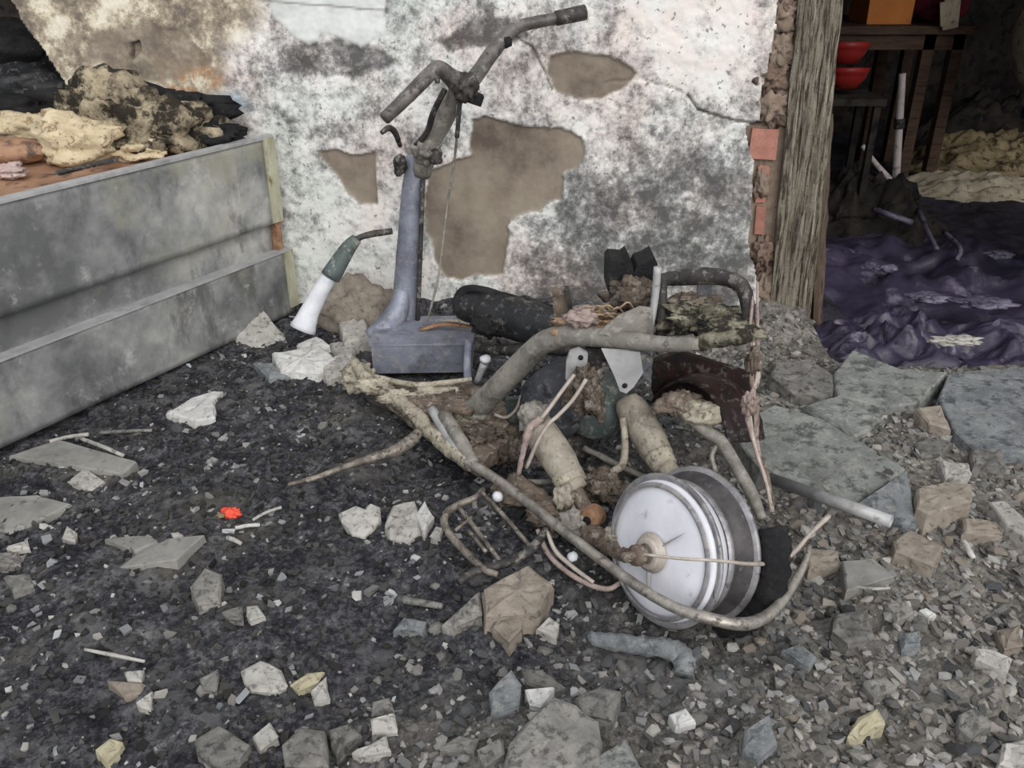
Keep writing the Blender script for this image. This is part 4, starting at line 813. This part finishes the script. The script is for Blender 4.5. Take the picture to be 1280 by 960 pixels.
# ================================================================= RUBBLE ON THE FLOOR
def piece(name, pix, th, mt, label, cat, tilt=(0, 0), rough=1., up=0., step=.03): return obj(name, chunk_vf(pix, th, tilt, rough, up, step), mt, label=label, cat=cat)
PC = [
 # left: tiles and flakes
 ('broken_tile', [(12, 569), (72, 549), (169, 576), (153, 591)], .014, 'tile', 'long pale broken tile lying below the steel chest', 'tile', (0, .05), .3),
 ('broken_tile', [(84, 601), (106, 584), (131, 601), (114, 613)], .014, 'pale', 'small diamond-shaped tile shard in front of the long tile', 'tile', (0, .1), .3),
 ('broken_tile', [(-20, 622), (47, 618), (88, 629), (25, 663), (-20, 661)], .018, 'tile', 'broad grey tile slab at the left edge of the floor', 'tile', (0, .05), .4),
 ('broken_tile', [(147, 710), (178, 687), (203, 673), (255, 668), (220, 699)], .016, 'tile', 'pointed grey tile shard lying on the black ash', 'tile', (.1, .1), .25),
 ('broken_tile', [(131, 673), (175, 669), (205, 674), (169, 688)], .012, 'tile', 'dull tile shard tucked behind the pointed shard', 'tile', (0, .05), .3),
 ('plaster_flake', [(209, 515), (240, 496), (269, 488), (278, 488), (267, 502), (269, 521), (244, 525)], .016, 'white', 'white jagged plaster flake near the chest foot', 'plaster', (0, .1), .8),
 ('plaster_flake', [(78, 671), (83, 657), (95, 665), (94, 675)], .014, 'pale', 'small white plaster chip beside the left-edge tile', 'plaster', (0, 0), .7),
 ('rubble_chunk', [(237, 732), (256, 708), (277, 716), (275, 751), (247, 755)], .03, 'concrete', 'upright grey chunk right below the pointed tile shard', 'rubble', (0, .2), .8),
 ('rubble_chunk', [(278, 763), (303, 757), (302, 774), (286, 773)], .018, 'concrete', 'small grey chip left of its twin below the upright chunk', 'rubble', (0, 0), .8),
 ('rubble_chunk', [(308, 757), (322, 756), (331, 769), (312, 775)], .018, 'pale', 'small pale chip right of its twin below the upright chunk', 'rubble', (0, 0), .8),
 ('rubble_chunk', [(-10, 690), (23, 691), (25, 705), (-10, 709)], .02, 'concrete', 'grey chunk cut by the left edge under the broad tile', 'rubble', (0, 0), .8),
 ('rubble_chunk', [(6, 719), (34, 716), (41, 729), (16, 738)], .02, 'concrete', 'flat sooty chunk near the left edge below the tile', 'rubble', (0, 0), .8),
 ('rubble_chunk', [(8, 683), (34, 674), (37, 684), (16, 689)], .015, 'pale', 'thin pale chip under the broad left-edge tile', 'rubble', (0, 0), .8),
 ('plaster_flake', [(302, 836), (325, 824), (350, 835), (359, 854), (341, 860), (312, 858)], .024, 'pale', 'mottled pale chunk in the lower left foreground', 'plaster', (0, .1), 1.),
 ('rubble_chunk', [(244, 922), (272, 904), (312, 929), (300, 946), (266, 951), (247, 941)], .03, 'concrete', 'flat cracked grey slab chunk at the bottom left', 'rubble', (0, .08), .7),
 ('plaster_flake', [(316, 919), (337, 901), (348, 919), (325, 937)], .022, 'pale', 'pale square flake right of the cracked slab chunk', 'plaster', (0, .12), .5),
 ('rubble_chunk', [(352, 929), (375, 907), (404, 911), (408, 950), (356, 955)], .035, 'concrete', 'speckled grey block at the bottom right of the pale square flake', 'rubble', (0, .08), 1.),
 ('rubble_chunk', [(119, 936), (137, 922), (153, 926), (148, 938), (134, 952)], .022, 'yellowchunk', 'yellowish pointed crumb at the bottom left corner area', 'rubble', (0, .1), 1.),
 ('plaster_flake', [(170, 877), (190, 863), (189, 885), (176, 884)], .018, 'pale', 'small pale triangle flake in the lower left ash', 'plaster', (0, .1), .6),
 ('rubble_chunk', [(250, 847), (272, 835), (272, 860), (254, 861)], .02, 'concrete', 'grey-green chip left of the mottled pale chunk', 'rubble', (0, .1), .7),
 ('rubble_chunk', [(362, 855), (384, 840), (403, 838), (398, 852), (372, 863)], .02, 'yellowchunk', 'yellowish flat chip right of the mottled pale chunk', 'rubble', (0, .1), .8),
 ('rubble_chunk', [(134, 850), (181, 854), (175, 866), (156, 870)], .015, 'pinkish' if False else 'tan', 'thin pinkish-tan flake in the lower left ash', 'rubble', (0, 0), .6),
 ('plaster_flake', [(156, 839), (178, 837), (176, 849), (160, 849)], .016, 'pale', 'tiny pale flake just above the thin tan flake', 'plaster', (0, 0), .6),
 # middle
 ('plaster_flake', [(424, 640), (444, 631), (458, 636), (464, 628), (473, 632), (475, 647), (456, 669), (440, 666)], .02, 'pale', 'heart-shaped pale plaster flake left of the wire grille', 'plaster', (0, .15), .6),
 ('plaster_flake', [(481, 655), (492, 630), (518, 624), (524, 640), (524, 662), (508, 674), (487, 672)], .024, 'pale', 'broad greenish-white plaster chunk in the pair beside the grille', 'plaster', (0, .15), .8),
 ('plaster_flake', [(519, 643), (531, 624), (541, 643), (530, 668)], .026, 'white', 'white pointed plaster chunk closest to the grille loop', 'plaster', (.1, .15), .7),
 ('plaster_flake', [(538, 668), (545, 657), (554, 660), (550, 672)], .016, 'pale', 'small round plaster chip under the white pointed chunk', 'plaster', (0, .1), .7),
 ('rubble_chunk', [(605, 734), (630, 719), (661, 704), (689, 726), (674, 763), (646, 766), (607, 768)], .06, 'tan', 'large tan mortar lump under the end of the grille', 'rubble', (0, .18), 1.1),
 ('rubble_chunk', [(644, 766), (654, 768), (652, 785), (636, 801), (617, 782), (622, 768)], .035, 'tan', 'tan fragment broken off below the large tan lump', 'rubble', (0, .15), 1.),
 ('rubble_chunk', [(555, 777), (580, 755), (599, 738), (603, 766), (567, 783)], .03, 'concrete', 'grey shard leaning on the left of the large tan lump', 'rubble', (0, .15), 1.),
 ('rubble_chunk', [(492, 786), (505, 771), (533, 776), (529, 787)], .022, 'bluegrey', 'bluish pale chip at mid floor below the grey stick', 'rubble', (0, .1), .8),
 ('plaster_flake', [(671, 785), (686, 770), (699, 779), (696, 794)], .024, 'pale', 'pale cube-like chip right of the large tan lump', 'plaster', (0, .1), .8),
 ('rubble_chunk', [(611, 864), (639, 835), (652, 854), (649, 879), (614, 892)], .03, 'bluegrey', 'pale bluish chunk in the bottom centre cluster', 'rubble', (0, .15), .9),
 ('rubble_chunk', [(652, 833), (680, 838), (706, 857), (692, 864), (658, 854)], .025, 'concrete', 'long brownish-grey shard atop the bottom centre cluster', 'rubble', (0, .1), .8),
 ('plaster_flake', [(656, 861), (693, 858), (676, 883), (662, 880)], .025, 'white', 'white wedge between the bluish chunk and big block', 'plaster', (0, .15), .7),
 ('rubble_chunk', [(637, 926), (655, 905), (692, 868), (720, 878), (748, 898), (748, 941), (692, 966), (631, 956)], .05, 'concrete', 'biggest grey concrete block at the bottom centre', 'rubble', (0, .12), 1.2),
 ('rubble_chunk', [(721, 870), (749, 857), (775, 862), (764, 898), (730, 892)], .035, 'concrete', 'white-specked grey block right of the biggest block', 'rubble', (0, .12), 1.),
 ('rubble_chunk', [(724, 968), (752, 940), (782, 921), (806, 968)], .035, 'slab', 'angular slab corner cut by the bottom edge', 'rubble', (0, .1), .6),
 ('rubble_chunk', [(549, 933), (574, 918), (599, 922), (592, 938)], .022, 'concrete', 'flat grey chip left of the biggest block', 'rubble', (0, .1), .8),
 ('rubble_chunk', [(596, 936), (627, 921), (631, 941), (605, 958)], .026, 'concrete', 'rough grey chunk touching the left of the biggest block', 'rubble', (0, .1), 1.),
 ('rubble_chunk', [(411, 911), (436, 903), (450, 916), (421, 942)], .026, 'concrete', 'grey wedge chunk in the lower left centre', 'rubble', (0, .1), .9),
 ('plaster_flake', [(463, 898), (492, 890), (497, 910), (465, 914)], .024, 'pale', 'pale ledge-like chip in the lower left centre', 'plaster', (0, .1), .8),
 ('rubble_chunk', [(380, 911), (402, 909), (406, 938), (384, 946)], .024, 'darkchunk', 'dark block against the speckled grey block', 'rubble', (0, .1), .9),
 ('plaster_flake', [(388, 864), (408, 844), (410, 872), (394, 876)], .018, 'pale', 'pale upright chip above the dark block', 'plaster', (0, .1), .8),
 ('rubble_chunk', [(466, 876), (486, 871), (493, 888), (464, 894)], .02, 'concrete', 'grey chip just above the pale ledge-like chip', 'rubble', (0, .1), .8),
 ('rubble_chunk', [(442, 938), (483, 919), (487, 935), (450, 945)], .02, 'pale', 'long pale chip at the bottom left centre', 'rubble', (0, .1), .8),
 # right
 ('concrete_slab', [(915, 541), (940, 520), (968, 505), (1028, 523), (1132, 585), (1069, 629), (1019, 611), (950, 585)], .05, 'slab', 'large grey-green concrete slab lying behind the rear wheel', 'slab', (.03, .12), .5),
 ('concrete_slab', [(1066, 437), (1126, 461), (1184, 465), (1146, 503), (1108, 509), (1048, 494), (1043, 465)], .05, 'slab', 'grey slab beside the doorway threshold', 'slab', (0, .1), .6),
 ('concrete_slab', [(1006, 506), (1048, 494), (1105, 522), (1069, 546)], .035, 'slab', 'slab fragment between the large slab and the doorway slab', 'slab', (0, .1), .8),
 ('concrete_slab', [(968, 446), (1020, 452), (1044, 470), (1040, 495), (990, 490), (965, 470)], .05, 'concrete', 'grey slab fragment at the foot of the door frame', 'slab', (0, .1), .9),
 ('threshold_slab', [(1186, 466), (1240, 461), (1330, 456), (1330, 566), (1218, 562), (1194, 539), (1173, 497)], .06, 'bluegrey', 'bluish-grey threshold slab at the right edge of the doorway', 'slab', (0, .05), .5),
 ('concrete_slab', [(1069, 630), (1134, 587), (1146, 655), (1112, 652)], .03, 'bluegrey', 'dark triangular slab shard under the right tip of the large slab', 'slab', (.1, .35), .4),
 ('broken_brick', [(1146, 610), (1182, 601), (1215, 604), (1215, 625), (1161, 641), (1146, 634)], .06, 'tan', 'brownish half brick right of the large slab', 'brick', (0, .08), .7),
 ('rubble_chunk', [(1117, 675), (1137, 660), (1180, 681), (1167, 706), (1120, 688)], .045, 'tan', 'grey-brown block below the end of the grey pipe', 'rubble', (0, .12), .7),
 ('rubble_chunk', [(1175, 575), (1212, 579), (1210, 593), (1182, 597)], .035, 'pale', 'whitish lump above the half brick', 'rubble', (0, .1), 1.),
 ('rubble_chunk', [(1215, 561), (1253, 559), (1257, 580), (1218, 578)], .04, 'concrete', 'grey lump against the threshold slab front', 'rubble', (0, .1), 1.),
 ('rubble_chunk', [(1203, 647), (1238, 649), (1254, 666), (1206, 664)], .03, 'tan', 'flat tan piece below the half brick', 'rubble', (0, .1), .9),
 ('plank_piece', [(1236, 626), (1256, 624), (1296, 662), (1296, 680), (1259, 656)], .03, 'pale', 'pale plank piece running off the right edge', 'plank', (0, .1), .5),
 ('rubble_chunk', [(1146, 509), (1176, 505), (1189, 536), (1161, 528)], .04, 'tan', 'olive-brown chunk wedged between slab and threshold', 'rubble', (0, .15), .7),
 ('rubble_chunk', [(1143, 552), (1170, 545), (1192, 552), (1178, 566), (1150, 568)], .03, 'concrete', 'rough grey chunk above the whitish lump', 'rubble', (0, .1), 1.),
 ('rubble_chunk', [(1005, 682), (1048, 687), (1052, 706), (1013, 708)], .035, 'tan', 'tan block right of the rail end', 'rubble', (0, .1), .8),
 ('broken_tile', [(1053, 700), (1092, 697), (1119, 720), (1058, 738)], .02, 'tile', 'grey tile corner on the right-hand rubble', 'tile', (0, .1), .4),
 ('rubble_chunk', [(1043, 766), (1085, 760), (1094, 793), (1060, 802), (1041, 786)], .04, 'concrete', 'squarish grey block below the tile corner', 'rubble', (0, .1), .9),
 ('rubble_chunk', [(1109, 754), (1134, 751), (1143, 765), (1121, 776)], .025, 'concrete', 'rounded grey stone right of the squarish block', 'rubble', (0, .1), 1.),
 ('rubble_chunk', [(1126, 790), (1150, 787), (1151, 806), (1130, 808)], .025, 'bluegrey', 'rounded bluish stone below the rounded grey stone', 'rubble', (0, .1), 1.),
 ('rubble_chunk', [(1063, 914), (1073, 895), (1097, 884), (1106, 899), (1084, 915), (1071, 921)], .03, 'yellowchunk', 'yellowish stone in the bottom right foreground', 'rubble', (0, .12), 1.),
 ('rubble_chunk', [(931, 911), (963, 890), (972, 927), (951, 945), (931, 933)], .035, 'bluegrey', 'bluish-grey stone at the bottom right of centre', 'rubble', (0, .12), 1.),
 ('rubble_chunk', [(1219, 810), (1240, 811), (1265, 822), (1260, 835), (1223, 819)], .025, 'pale', 'long pale shard near the right edge', 'rubble', (0, .1), .8),
 ('plaster_flake', [(1254, 928), (1290, 918), (1290, 968), (1250, 953)], .03, 'pale', 'pale chunk at the bottom right corner', 'plaster', (0, .1), .9),
 ('rubble_chunk', [(1199, 892), (1219, 882), (1240, 903), (1215, 916), (1199, 908)], .03, 'concrete', 'rounded grey block left of the corner chunk', 'rubble', (0, .1), 1.),
 ('plaster_flake', [(837, 892), (857, 884), (869, 899), (845, 906)], .024, 'white', 'white crumb in the bottom centre right rubble', 'plaster', (0, .1), 1.),
 ('rubble_chunk', [(1081, 850), (1105, 843), (1122, 858), (1097, 869)], .026, 'concrete', 'grey stone above the yellowish stone', 'rubble', (0, .1), 1.),
 ('rubble_chunk', [(1247, 786), (1276, 780), (1280, 806), (1256, 811)], .03, 'tan', 'tan stone by the right edge above the long pale shard', 'rubble', (0, .1), 1.),
 ('rubble_chunk', [(979, 811), (1000, 803), (1021, 820), (1012, 833)], .024, 'bluegrey', 'pale bluish chip below the rear end of the rail', 'rubble', (0, .1), .9),
 ('plaster_flake', [(1149, 762), (1158, 759), (1170, 767), (1162, 772)], .018, 'white', 'small bright white chip right of the rounded grey stone', 'plaster', (0, .1), .7),
]
for nm, pix, th, mt, lb, ct_, tl, rg in PC: piece(nm, pix, th, mt, lb, ct_, tl, rg)
# corner debris at the foot of the fork and chest
piece('ash_plate', [(290, 366), (318, 372), (352, 415), (376, 450), (335, 448), (296, 424)], .03, 'pale', 'curled grey ash sheet against the chest corner', 'ash sheet', (-.1, .5), 1.)
piece('plaster_flake', [(340, 440), (400, 432), (418, 446), (395, 466), (352, 462)], .03, 'white', 'bluish-white plaster slab below the white fork sleeve', 'plaster', (0, .15), 1.)
piece('plaster_flake', [(398, 452), (440, 438), (446, 462), (410, 474)], .025, 'pale', 'pale plaster flake left of the crusted floor rail', 'plaster', (0, .15), 1.)
piece('rubble_chunk', [(422, 395), (455, 392), (462, 420), (430, 428)], .05, 'pale', 'pale plaster lump behind the white fork sleeve', 'rubble', (0, .2), 1.)
piece('plaster_flake', [(372, 428), (396, 420), (412, 430), (388, 440)], .03, 'white', 'white plaster chip right below the white fork sleeve', 'plaster', (0, .2), 1.)
piece('plaster_flake', [(412, 428), (438, 424), (444, 438), (420, 446)], .03, 'pale', 'pale chip between the fork sleeve and the crusted rail', 'plaster', (0, .2), 1.)
piece('plaster_flake', [(318, 452), (352, 454), (368, 468), (336, 470)], .02, 'bluegrey', 'bluish flake in front of the curled ash sheet', 'plaster', (0, .1), 1.)
obj('plaster_heap', lump(grd(450, 410)+np.array([0, .03, .04]), (.13, .08, .12), .35, 4, 2.2, 101), 'tan', smooth=True, label='brown plaster heap against the wall beside the steering column', cat='heap')
obj('plaster_heap', lump(grd(700, 420)+np.array([0, .02, .0]), (.28, .08, .10), .4, 4, 2.2, 102), 'concrete', smooth=True, label='grey plaster heap at the wall foot behind the frame', cat='heap')
# sticks, pipe and odd things
def stick(name, q, r, mt, label, cat, jit=.08, seg=8): 
    P = [grd(x, y, u) for x, y, u in q]; rr = r if not np.isscalar(r) else [r]*len(P)
    return obj(name, tube3(P, [k*depth(p)/FPX for k, p in zip(rr, P)], seg, 5, jit), mt, smooth=True, label=label, cat=cat)
pi_ = empty('pipe', grd(1040, 625), 'grey metal pipe lying on the large slab', 'pipe')
e0, e1 = grd(962, 598, .075), grd(1114, 652, .075); w = (e1-e0)/np.linalg.norm(e1-e0); rp = 7.5*depth(e0)/FPX
obj('pipe_wall', lathe(e0, w, [(rp*.8, .02), (rp, 0), (rp, np.linalg.norm(e1-e0)), (rp*.75, np.linalg.norm(e1-e0)), (rp*.75, np.linalg.norm(e1-e0)-.05)], 18), 'plate', pi_, True)
stick('stick', [(106, 812, .01), (142, 819, .012), (181, 827, .01)], [2, 2.6, 2], 'pale', 'thin pale stick on the black ash at lower left', 'stick')
stick('stick', [(505, 750, .012), (530, 754, .012), (553, 758, .012)], [5, 4.5, 4], 'concrete', 'short grey stick left of the large tan lump', 'stick')
stick('stick', [(294, 660, .012), (310, 657, .012), (325, 656, .012)], 2.6, 'white', 'short white stick beside the red scrap', 'stick')
stick('stick', [(284, 672, .01), (293, 675, .01), (302, 680, .01)], [3, 3, 2.4], 'pale', 'pale splinter below the red scrap', 'stick')
stick('stick', [(316, 650, .01), (332, 641, .01), (352, 634, .01)], 2, 'pale', 'thin splinter pointing right from the red scrap', 'stick')
stick('stick', [(62, 552, .02), (86, 546, .03), (110, 543, .03)], 2.6, 'pale', 'thin strip leaning behind the long tile', 'stick')
stick('stick', [(101, 548, .03), (128, 558, .03), (155, 570, .02)], 2.6, 'pale', 'thin strip lying across the long tile', 'stick')
stick('stick', [(125, 541, .015), (156, 539, .015), (190, 538, .015)], 2.2, 'concrete', 'grey strip between the long tile and the chest', 'stick')
stick('stick', [(1068, 733, .02), (1090, 736, .02), (1112, 735, .02)], 2, 'pale', 'thin strip under the tile corner', 'stick')
stick('stick', [(1204, 676, .02), (1212, 690, .02), (1217, 698, .02)], [3, 4, 3], 'white', 'short white splinter on the right-hand rubble', 'stick')
stick('twisted_sleeve', [(738, 798, .03), (770, 803, .032), (810, 808, .034), (838, 812, .03), (855, 824, .022), (856, 842, .018)], [9, 11, 12, 13, 14, 12], 'bluegrey', 'twisted grey sleeve lying below the rear wheel', 'sleeve', .18, 12)
rs = empty('red_scrap', grd(288, 648), 'bright red crumpled scrap on the black ash', 'scrap')
obj('crumpled_sheet', lump(grd(288, 646)+np.array([0, 0, .008]), (.022, .016, .016), .4, 4, 2.6, 103), 'redscrap', rs, True)
obj('torn_edge', lump(grd(276, 647)+np.array([0, 0, .006]), (.012, .008, .006), .5, 2, 2.6, 104), 'straw', rs, True)

# individual loose fragments
def frag_mesh(k):
    bm = bmesh.new(); bmesh.ops.create_icosphere(bm, subdivisions=1, radius=1)
    V = np.array([v.co[:] for v in bm.verts]); F = [tuple(v.index for v in q.verts) for q in bm.faces]; bm.free()
    r = np.random.default_rng(500+k); V *= r.uniform(.8, 1.1, (len(V), 1))
    for _ in range(5):
        n = r.normal(size=3); n /= np.linalg.norm(n); d = r.uniform(.45, .75); t = V@n; V -= np.outer(np.maximum(t-d, 0), n)
    V *= np.array([1, r.uniform(.55, .9), r.uniform(.35, .6)]); return V, F
FM = {}
for mt in ('concrete', 'pale', 'tan', 'darkchunk', 'bluegrey'):
    FM[mt] = [mesh('rubble_fragment', *frag_mesh(k), mt) for k in range(6)]
WORD = dict(concrete='grey', pale='pale', tan='tan-brown', darkchunk='soot-black', bluegrey='bluish-grey')
def scatter(n, area, sizes, mats, name, label, cat, group, seed, mind=10):
    r = np.random.default_rng(seed); placed = []; tries = 0
    while len(placed) < n and tries < n*60:
        tries += 1; x = r.uniform(area[0], area[2]); y = area[1]+(area[3]-area[1])*r.uniform()**.85
        if any((x-a)**2+(y-b)**2 < mind**2 for a, b in placed): continue
        g = grd(x, y)
        if g[1] > wall_y(g[0])-.08 or (g[0] > 1. and g[1] > 2.48): continue
        uu_ = np.dot(g-ca, U); dd_ = np.dot(g-ca, NO)
        if dd_ > -.05 and uu_ < LC+.1 and g[0] < -.6: continue
        if not area[4](x, y): continue
        placed.append((x, y)); s = r.uniform(*sizes)*depth(g)/FPX
        mt = mats[int(r.integers(len(mats)))]
        o = bpy.data.objects.new(name, FM[mt][int(r.integers(6))]); COL.objects.link(o)
        o.location = (g[0], g[1], g[2]+s*.15); o.scale = (s, s, s); o.rotation_euler = (r.uniform(-.5, .5), r.uniform(-.5, .5), r.uniform(0, 6.3))
        tag(o, label % WORD[mt], cat, group % WORD[mt])
scatter(150, (900, 620, 1280, 958, lambda x, y: True), (7, 17), ['concrete', 'concrete', 'tan', 'pale', 'bluegrey', 'darkchunk'], 'rubble_fragment', 'small loose %s masonry fragment in the right-hand rubble field', 'rubble', '%s fragments in the right-hand rubble field', 1, 16)
scatter(70, (500, 780, 900, 958, lambda x, y: True), (6, 15), ['concrete', 'concrete', 'darkchunk', 'bluegrey', 'pale'], 'rubble_fragment', 'small loose %s fragment in the bottom centre rubble', 'rubble', '%s fragments in the bottom centre rubble', 2, 16)
scatter(75, (0, 480, 560, 958, lambda x, y: y > 640 or x > 180), (4, 10), ['concrete', 'darkchunk', 'darkchunk', 'pale', 'concrete'], 'rubble_fragment', 'small loose %s flake scattered on the black ash at left', 'rubble', '%s flakes on the black ash at left', 3, 18)
# countless crumbs
r = np.random.default_rng(77); NF = 20000
xx = r.uniform(-1.7, 1.9, NF*2); yy = r.uniform(.8, 2.95, NF*2); rbm = rubble_mask(xx, yy)
ok = (r.uniform(0, 1, NF*2) < .5+.2*rbm) & (yy < wall_y(xx)-.03)
dd = (xx-ca[0])*NO[0]+(yy-ca[1])*NO[1]; ok &= ~((dd > -.01) & (xx < -.7)) & ~((xx > 1.02) & (yy > 2.5))
xx, yy, rbm = xx[ok][:NF], yy[ok][:NF], rbm[ok][:NF]; n = len(xx); hh = hz(xx, yy)
B8 = np.array([(i, j, k) for k in (-1, 1) for j in (-1, 1) for i in (-1, 1)], float)
sz = (.0022+.0080*r.uniform(0, 1, n)**2.6)*(1+.1*rbm)
VV = B8[None]*r.uniform(.45, 1.25, (n, 8, 3)); VV *= (sz[:, None]*np.stack([r.uniform(.8, 1.6, n), r.uniform(.5, 1.1, n), r.uniform(.25, .8, n)], 1))[:, None, :] if False else (sz[:, None]*np.stack([r.uniform(.8, 1.6, n), r.uniform(.5, 1.1, n), r.uniform(.25, .8, n)], 1))[:, None, :]
az = r.uniform(0, 6.28, n); ca_, sa_ = np.cos(az)[:, None], np.sin(az)[:, None]; tl = r.uniform(-.6, .6, n)[:, None]
vx = VV[:, :, 0]*ca_-VV[:, :, 1]*sa_; vy = VV[:, :, 0]*sa_+VV[:, :, 1]*ca_; vz = VV[:, :, 2]+vx*tl
VV = np.stack([vx+xx[:, None], vy+yy[:, None], vz+(hh+sz*.3)[:, None]], 2).reshape(-1, 3)
FB = np.array([(0, 2, 3, 1), (4, 5, 7, 6), (0, 1, 5, 4), (2, 6, 7, 3), (0, 4, 6, 2), (1, 3, 7, 5)])
FF = (FB[None]+(np.arange(n)*8)[:, None, None]).reshape(-1, 4)
# larger clods and stones of the same litter
NB = 5200; x2 = r.uniform(-1.5, 1.7, NB*3); y2 = r.uniform(.85, 2.6, NB*3); rb2 = rubble_mask(x2, y2)
d2 = (x2-ca[0])*NO[0]+(y2-ca[1])*NO[1]
ok = (r.uniform(0, 1, NB*3) < .16+.84*rb2) & ~((d2 > -.03) & (x2 < -.7)) & ~((x2 > 1.) & (y2 > 2.45)); x2, y2, rb2 = x2[ok][:NB], y2[ok][:NB], rb2[ok][:NB]; n2_ = len(x2); h2 = hz(x2, y2)
BV = np.stack([frag_mesh(20+k)[0] for k in range(8)]); BF = np.array(frag_mesh(0)[1]); NVB = BV.shape[1]
s2 = (.006+.014*r.uniform(0, 1, n2_)**2)*(.7+.45*rb2); W2 = BV[r.integers(0, 8, n2_)]*s2[:, None, None]; az2 = r.uniform(0, 6.28, n2_); c2, q2 = np.cos(az2)[:, None], np.sin(az2)[:, None]
wx = W2[:, :, 0]*c2-W2[:, :, 1]*q2; wy = W2[:, :, 0]*q2+W2[:, :, 1]*c2; wz = W2[:, :, 2]+wx*r.uniform(-.5, .5, n2_)[:, None]
WV = np.stack([wx+x2[:, None], wy+y2[:, None], wz+(h2+s2*.12)[:, None]], 2).reshape(-1, 3)
WF = (BF[None]+(np.arange(n2_)*NVB)[:, None, None]).reshape(-1, 3)+len(VV)
nV1 = len(VV); VV = np.vstack([VV, WV]); FF = [tuple(q) for q in FF.tolist()]+[tuple(q) for q in WF.tolist()]
cr = obj('rubble_crumbs', (VV, FF), 'frag', label='countless small crumbs of ash and masonry strewn over the floor', cat='debris', kind='stuff')
g = np.where(r.uniform(0, 1, n) < .16+.44*rbm, r.uniform(.13, .34, n), r.uniform(.02, .08, n)+.08*rbm); warm = r.uniform(-.05, .07, n)+.05*rbm
g = np.where(r.uniform(0, 1, n) < .015, .45, g)
tint = np.stack([g*(1+warm), g, g*(1-warm), np.ones(n)], 1); tint = np.repeat(tint, 8, 0)
g2 = np.where(r.uniform(0, 1, n2_) < .12+.6*rb2, r.uniform(.15, .33, n2_), r.uniform(.025, .09, n2_)+.05*rb2); w2 = r.uniform(-.04, .07, n2_)+.05*rb2
tint = np.vstack([tint, np.repeat(np.stack([g2*(1+w2), g2, g2*(1-w2), np.ones(n2_)], 1), NVB, 0)]).astype(np.float32)
cr.data.attributes.new('tint', 'FLOAT_COLOR', 'POINT').data.foreach_set('color', tint.ravel())
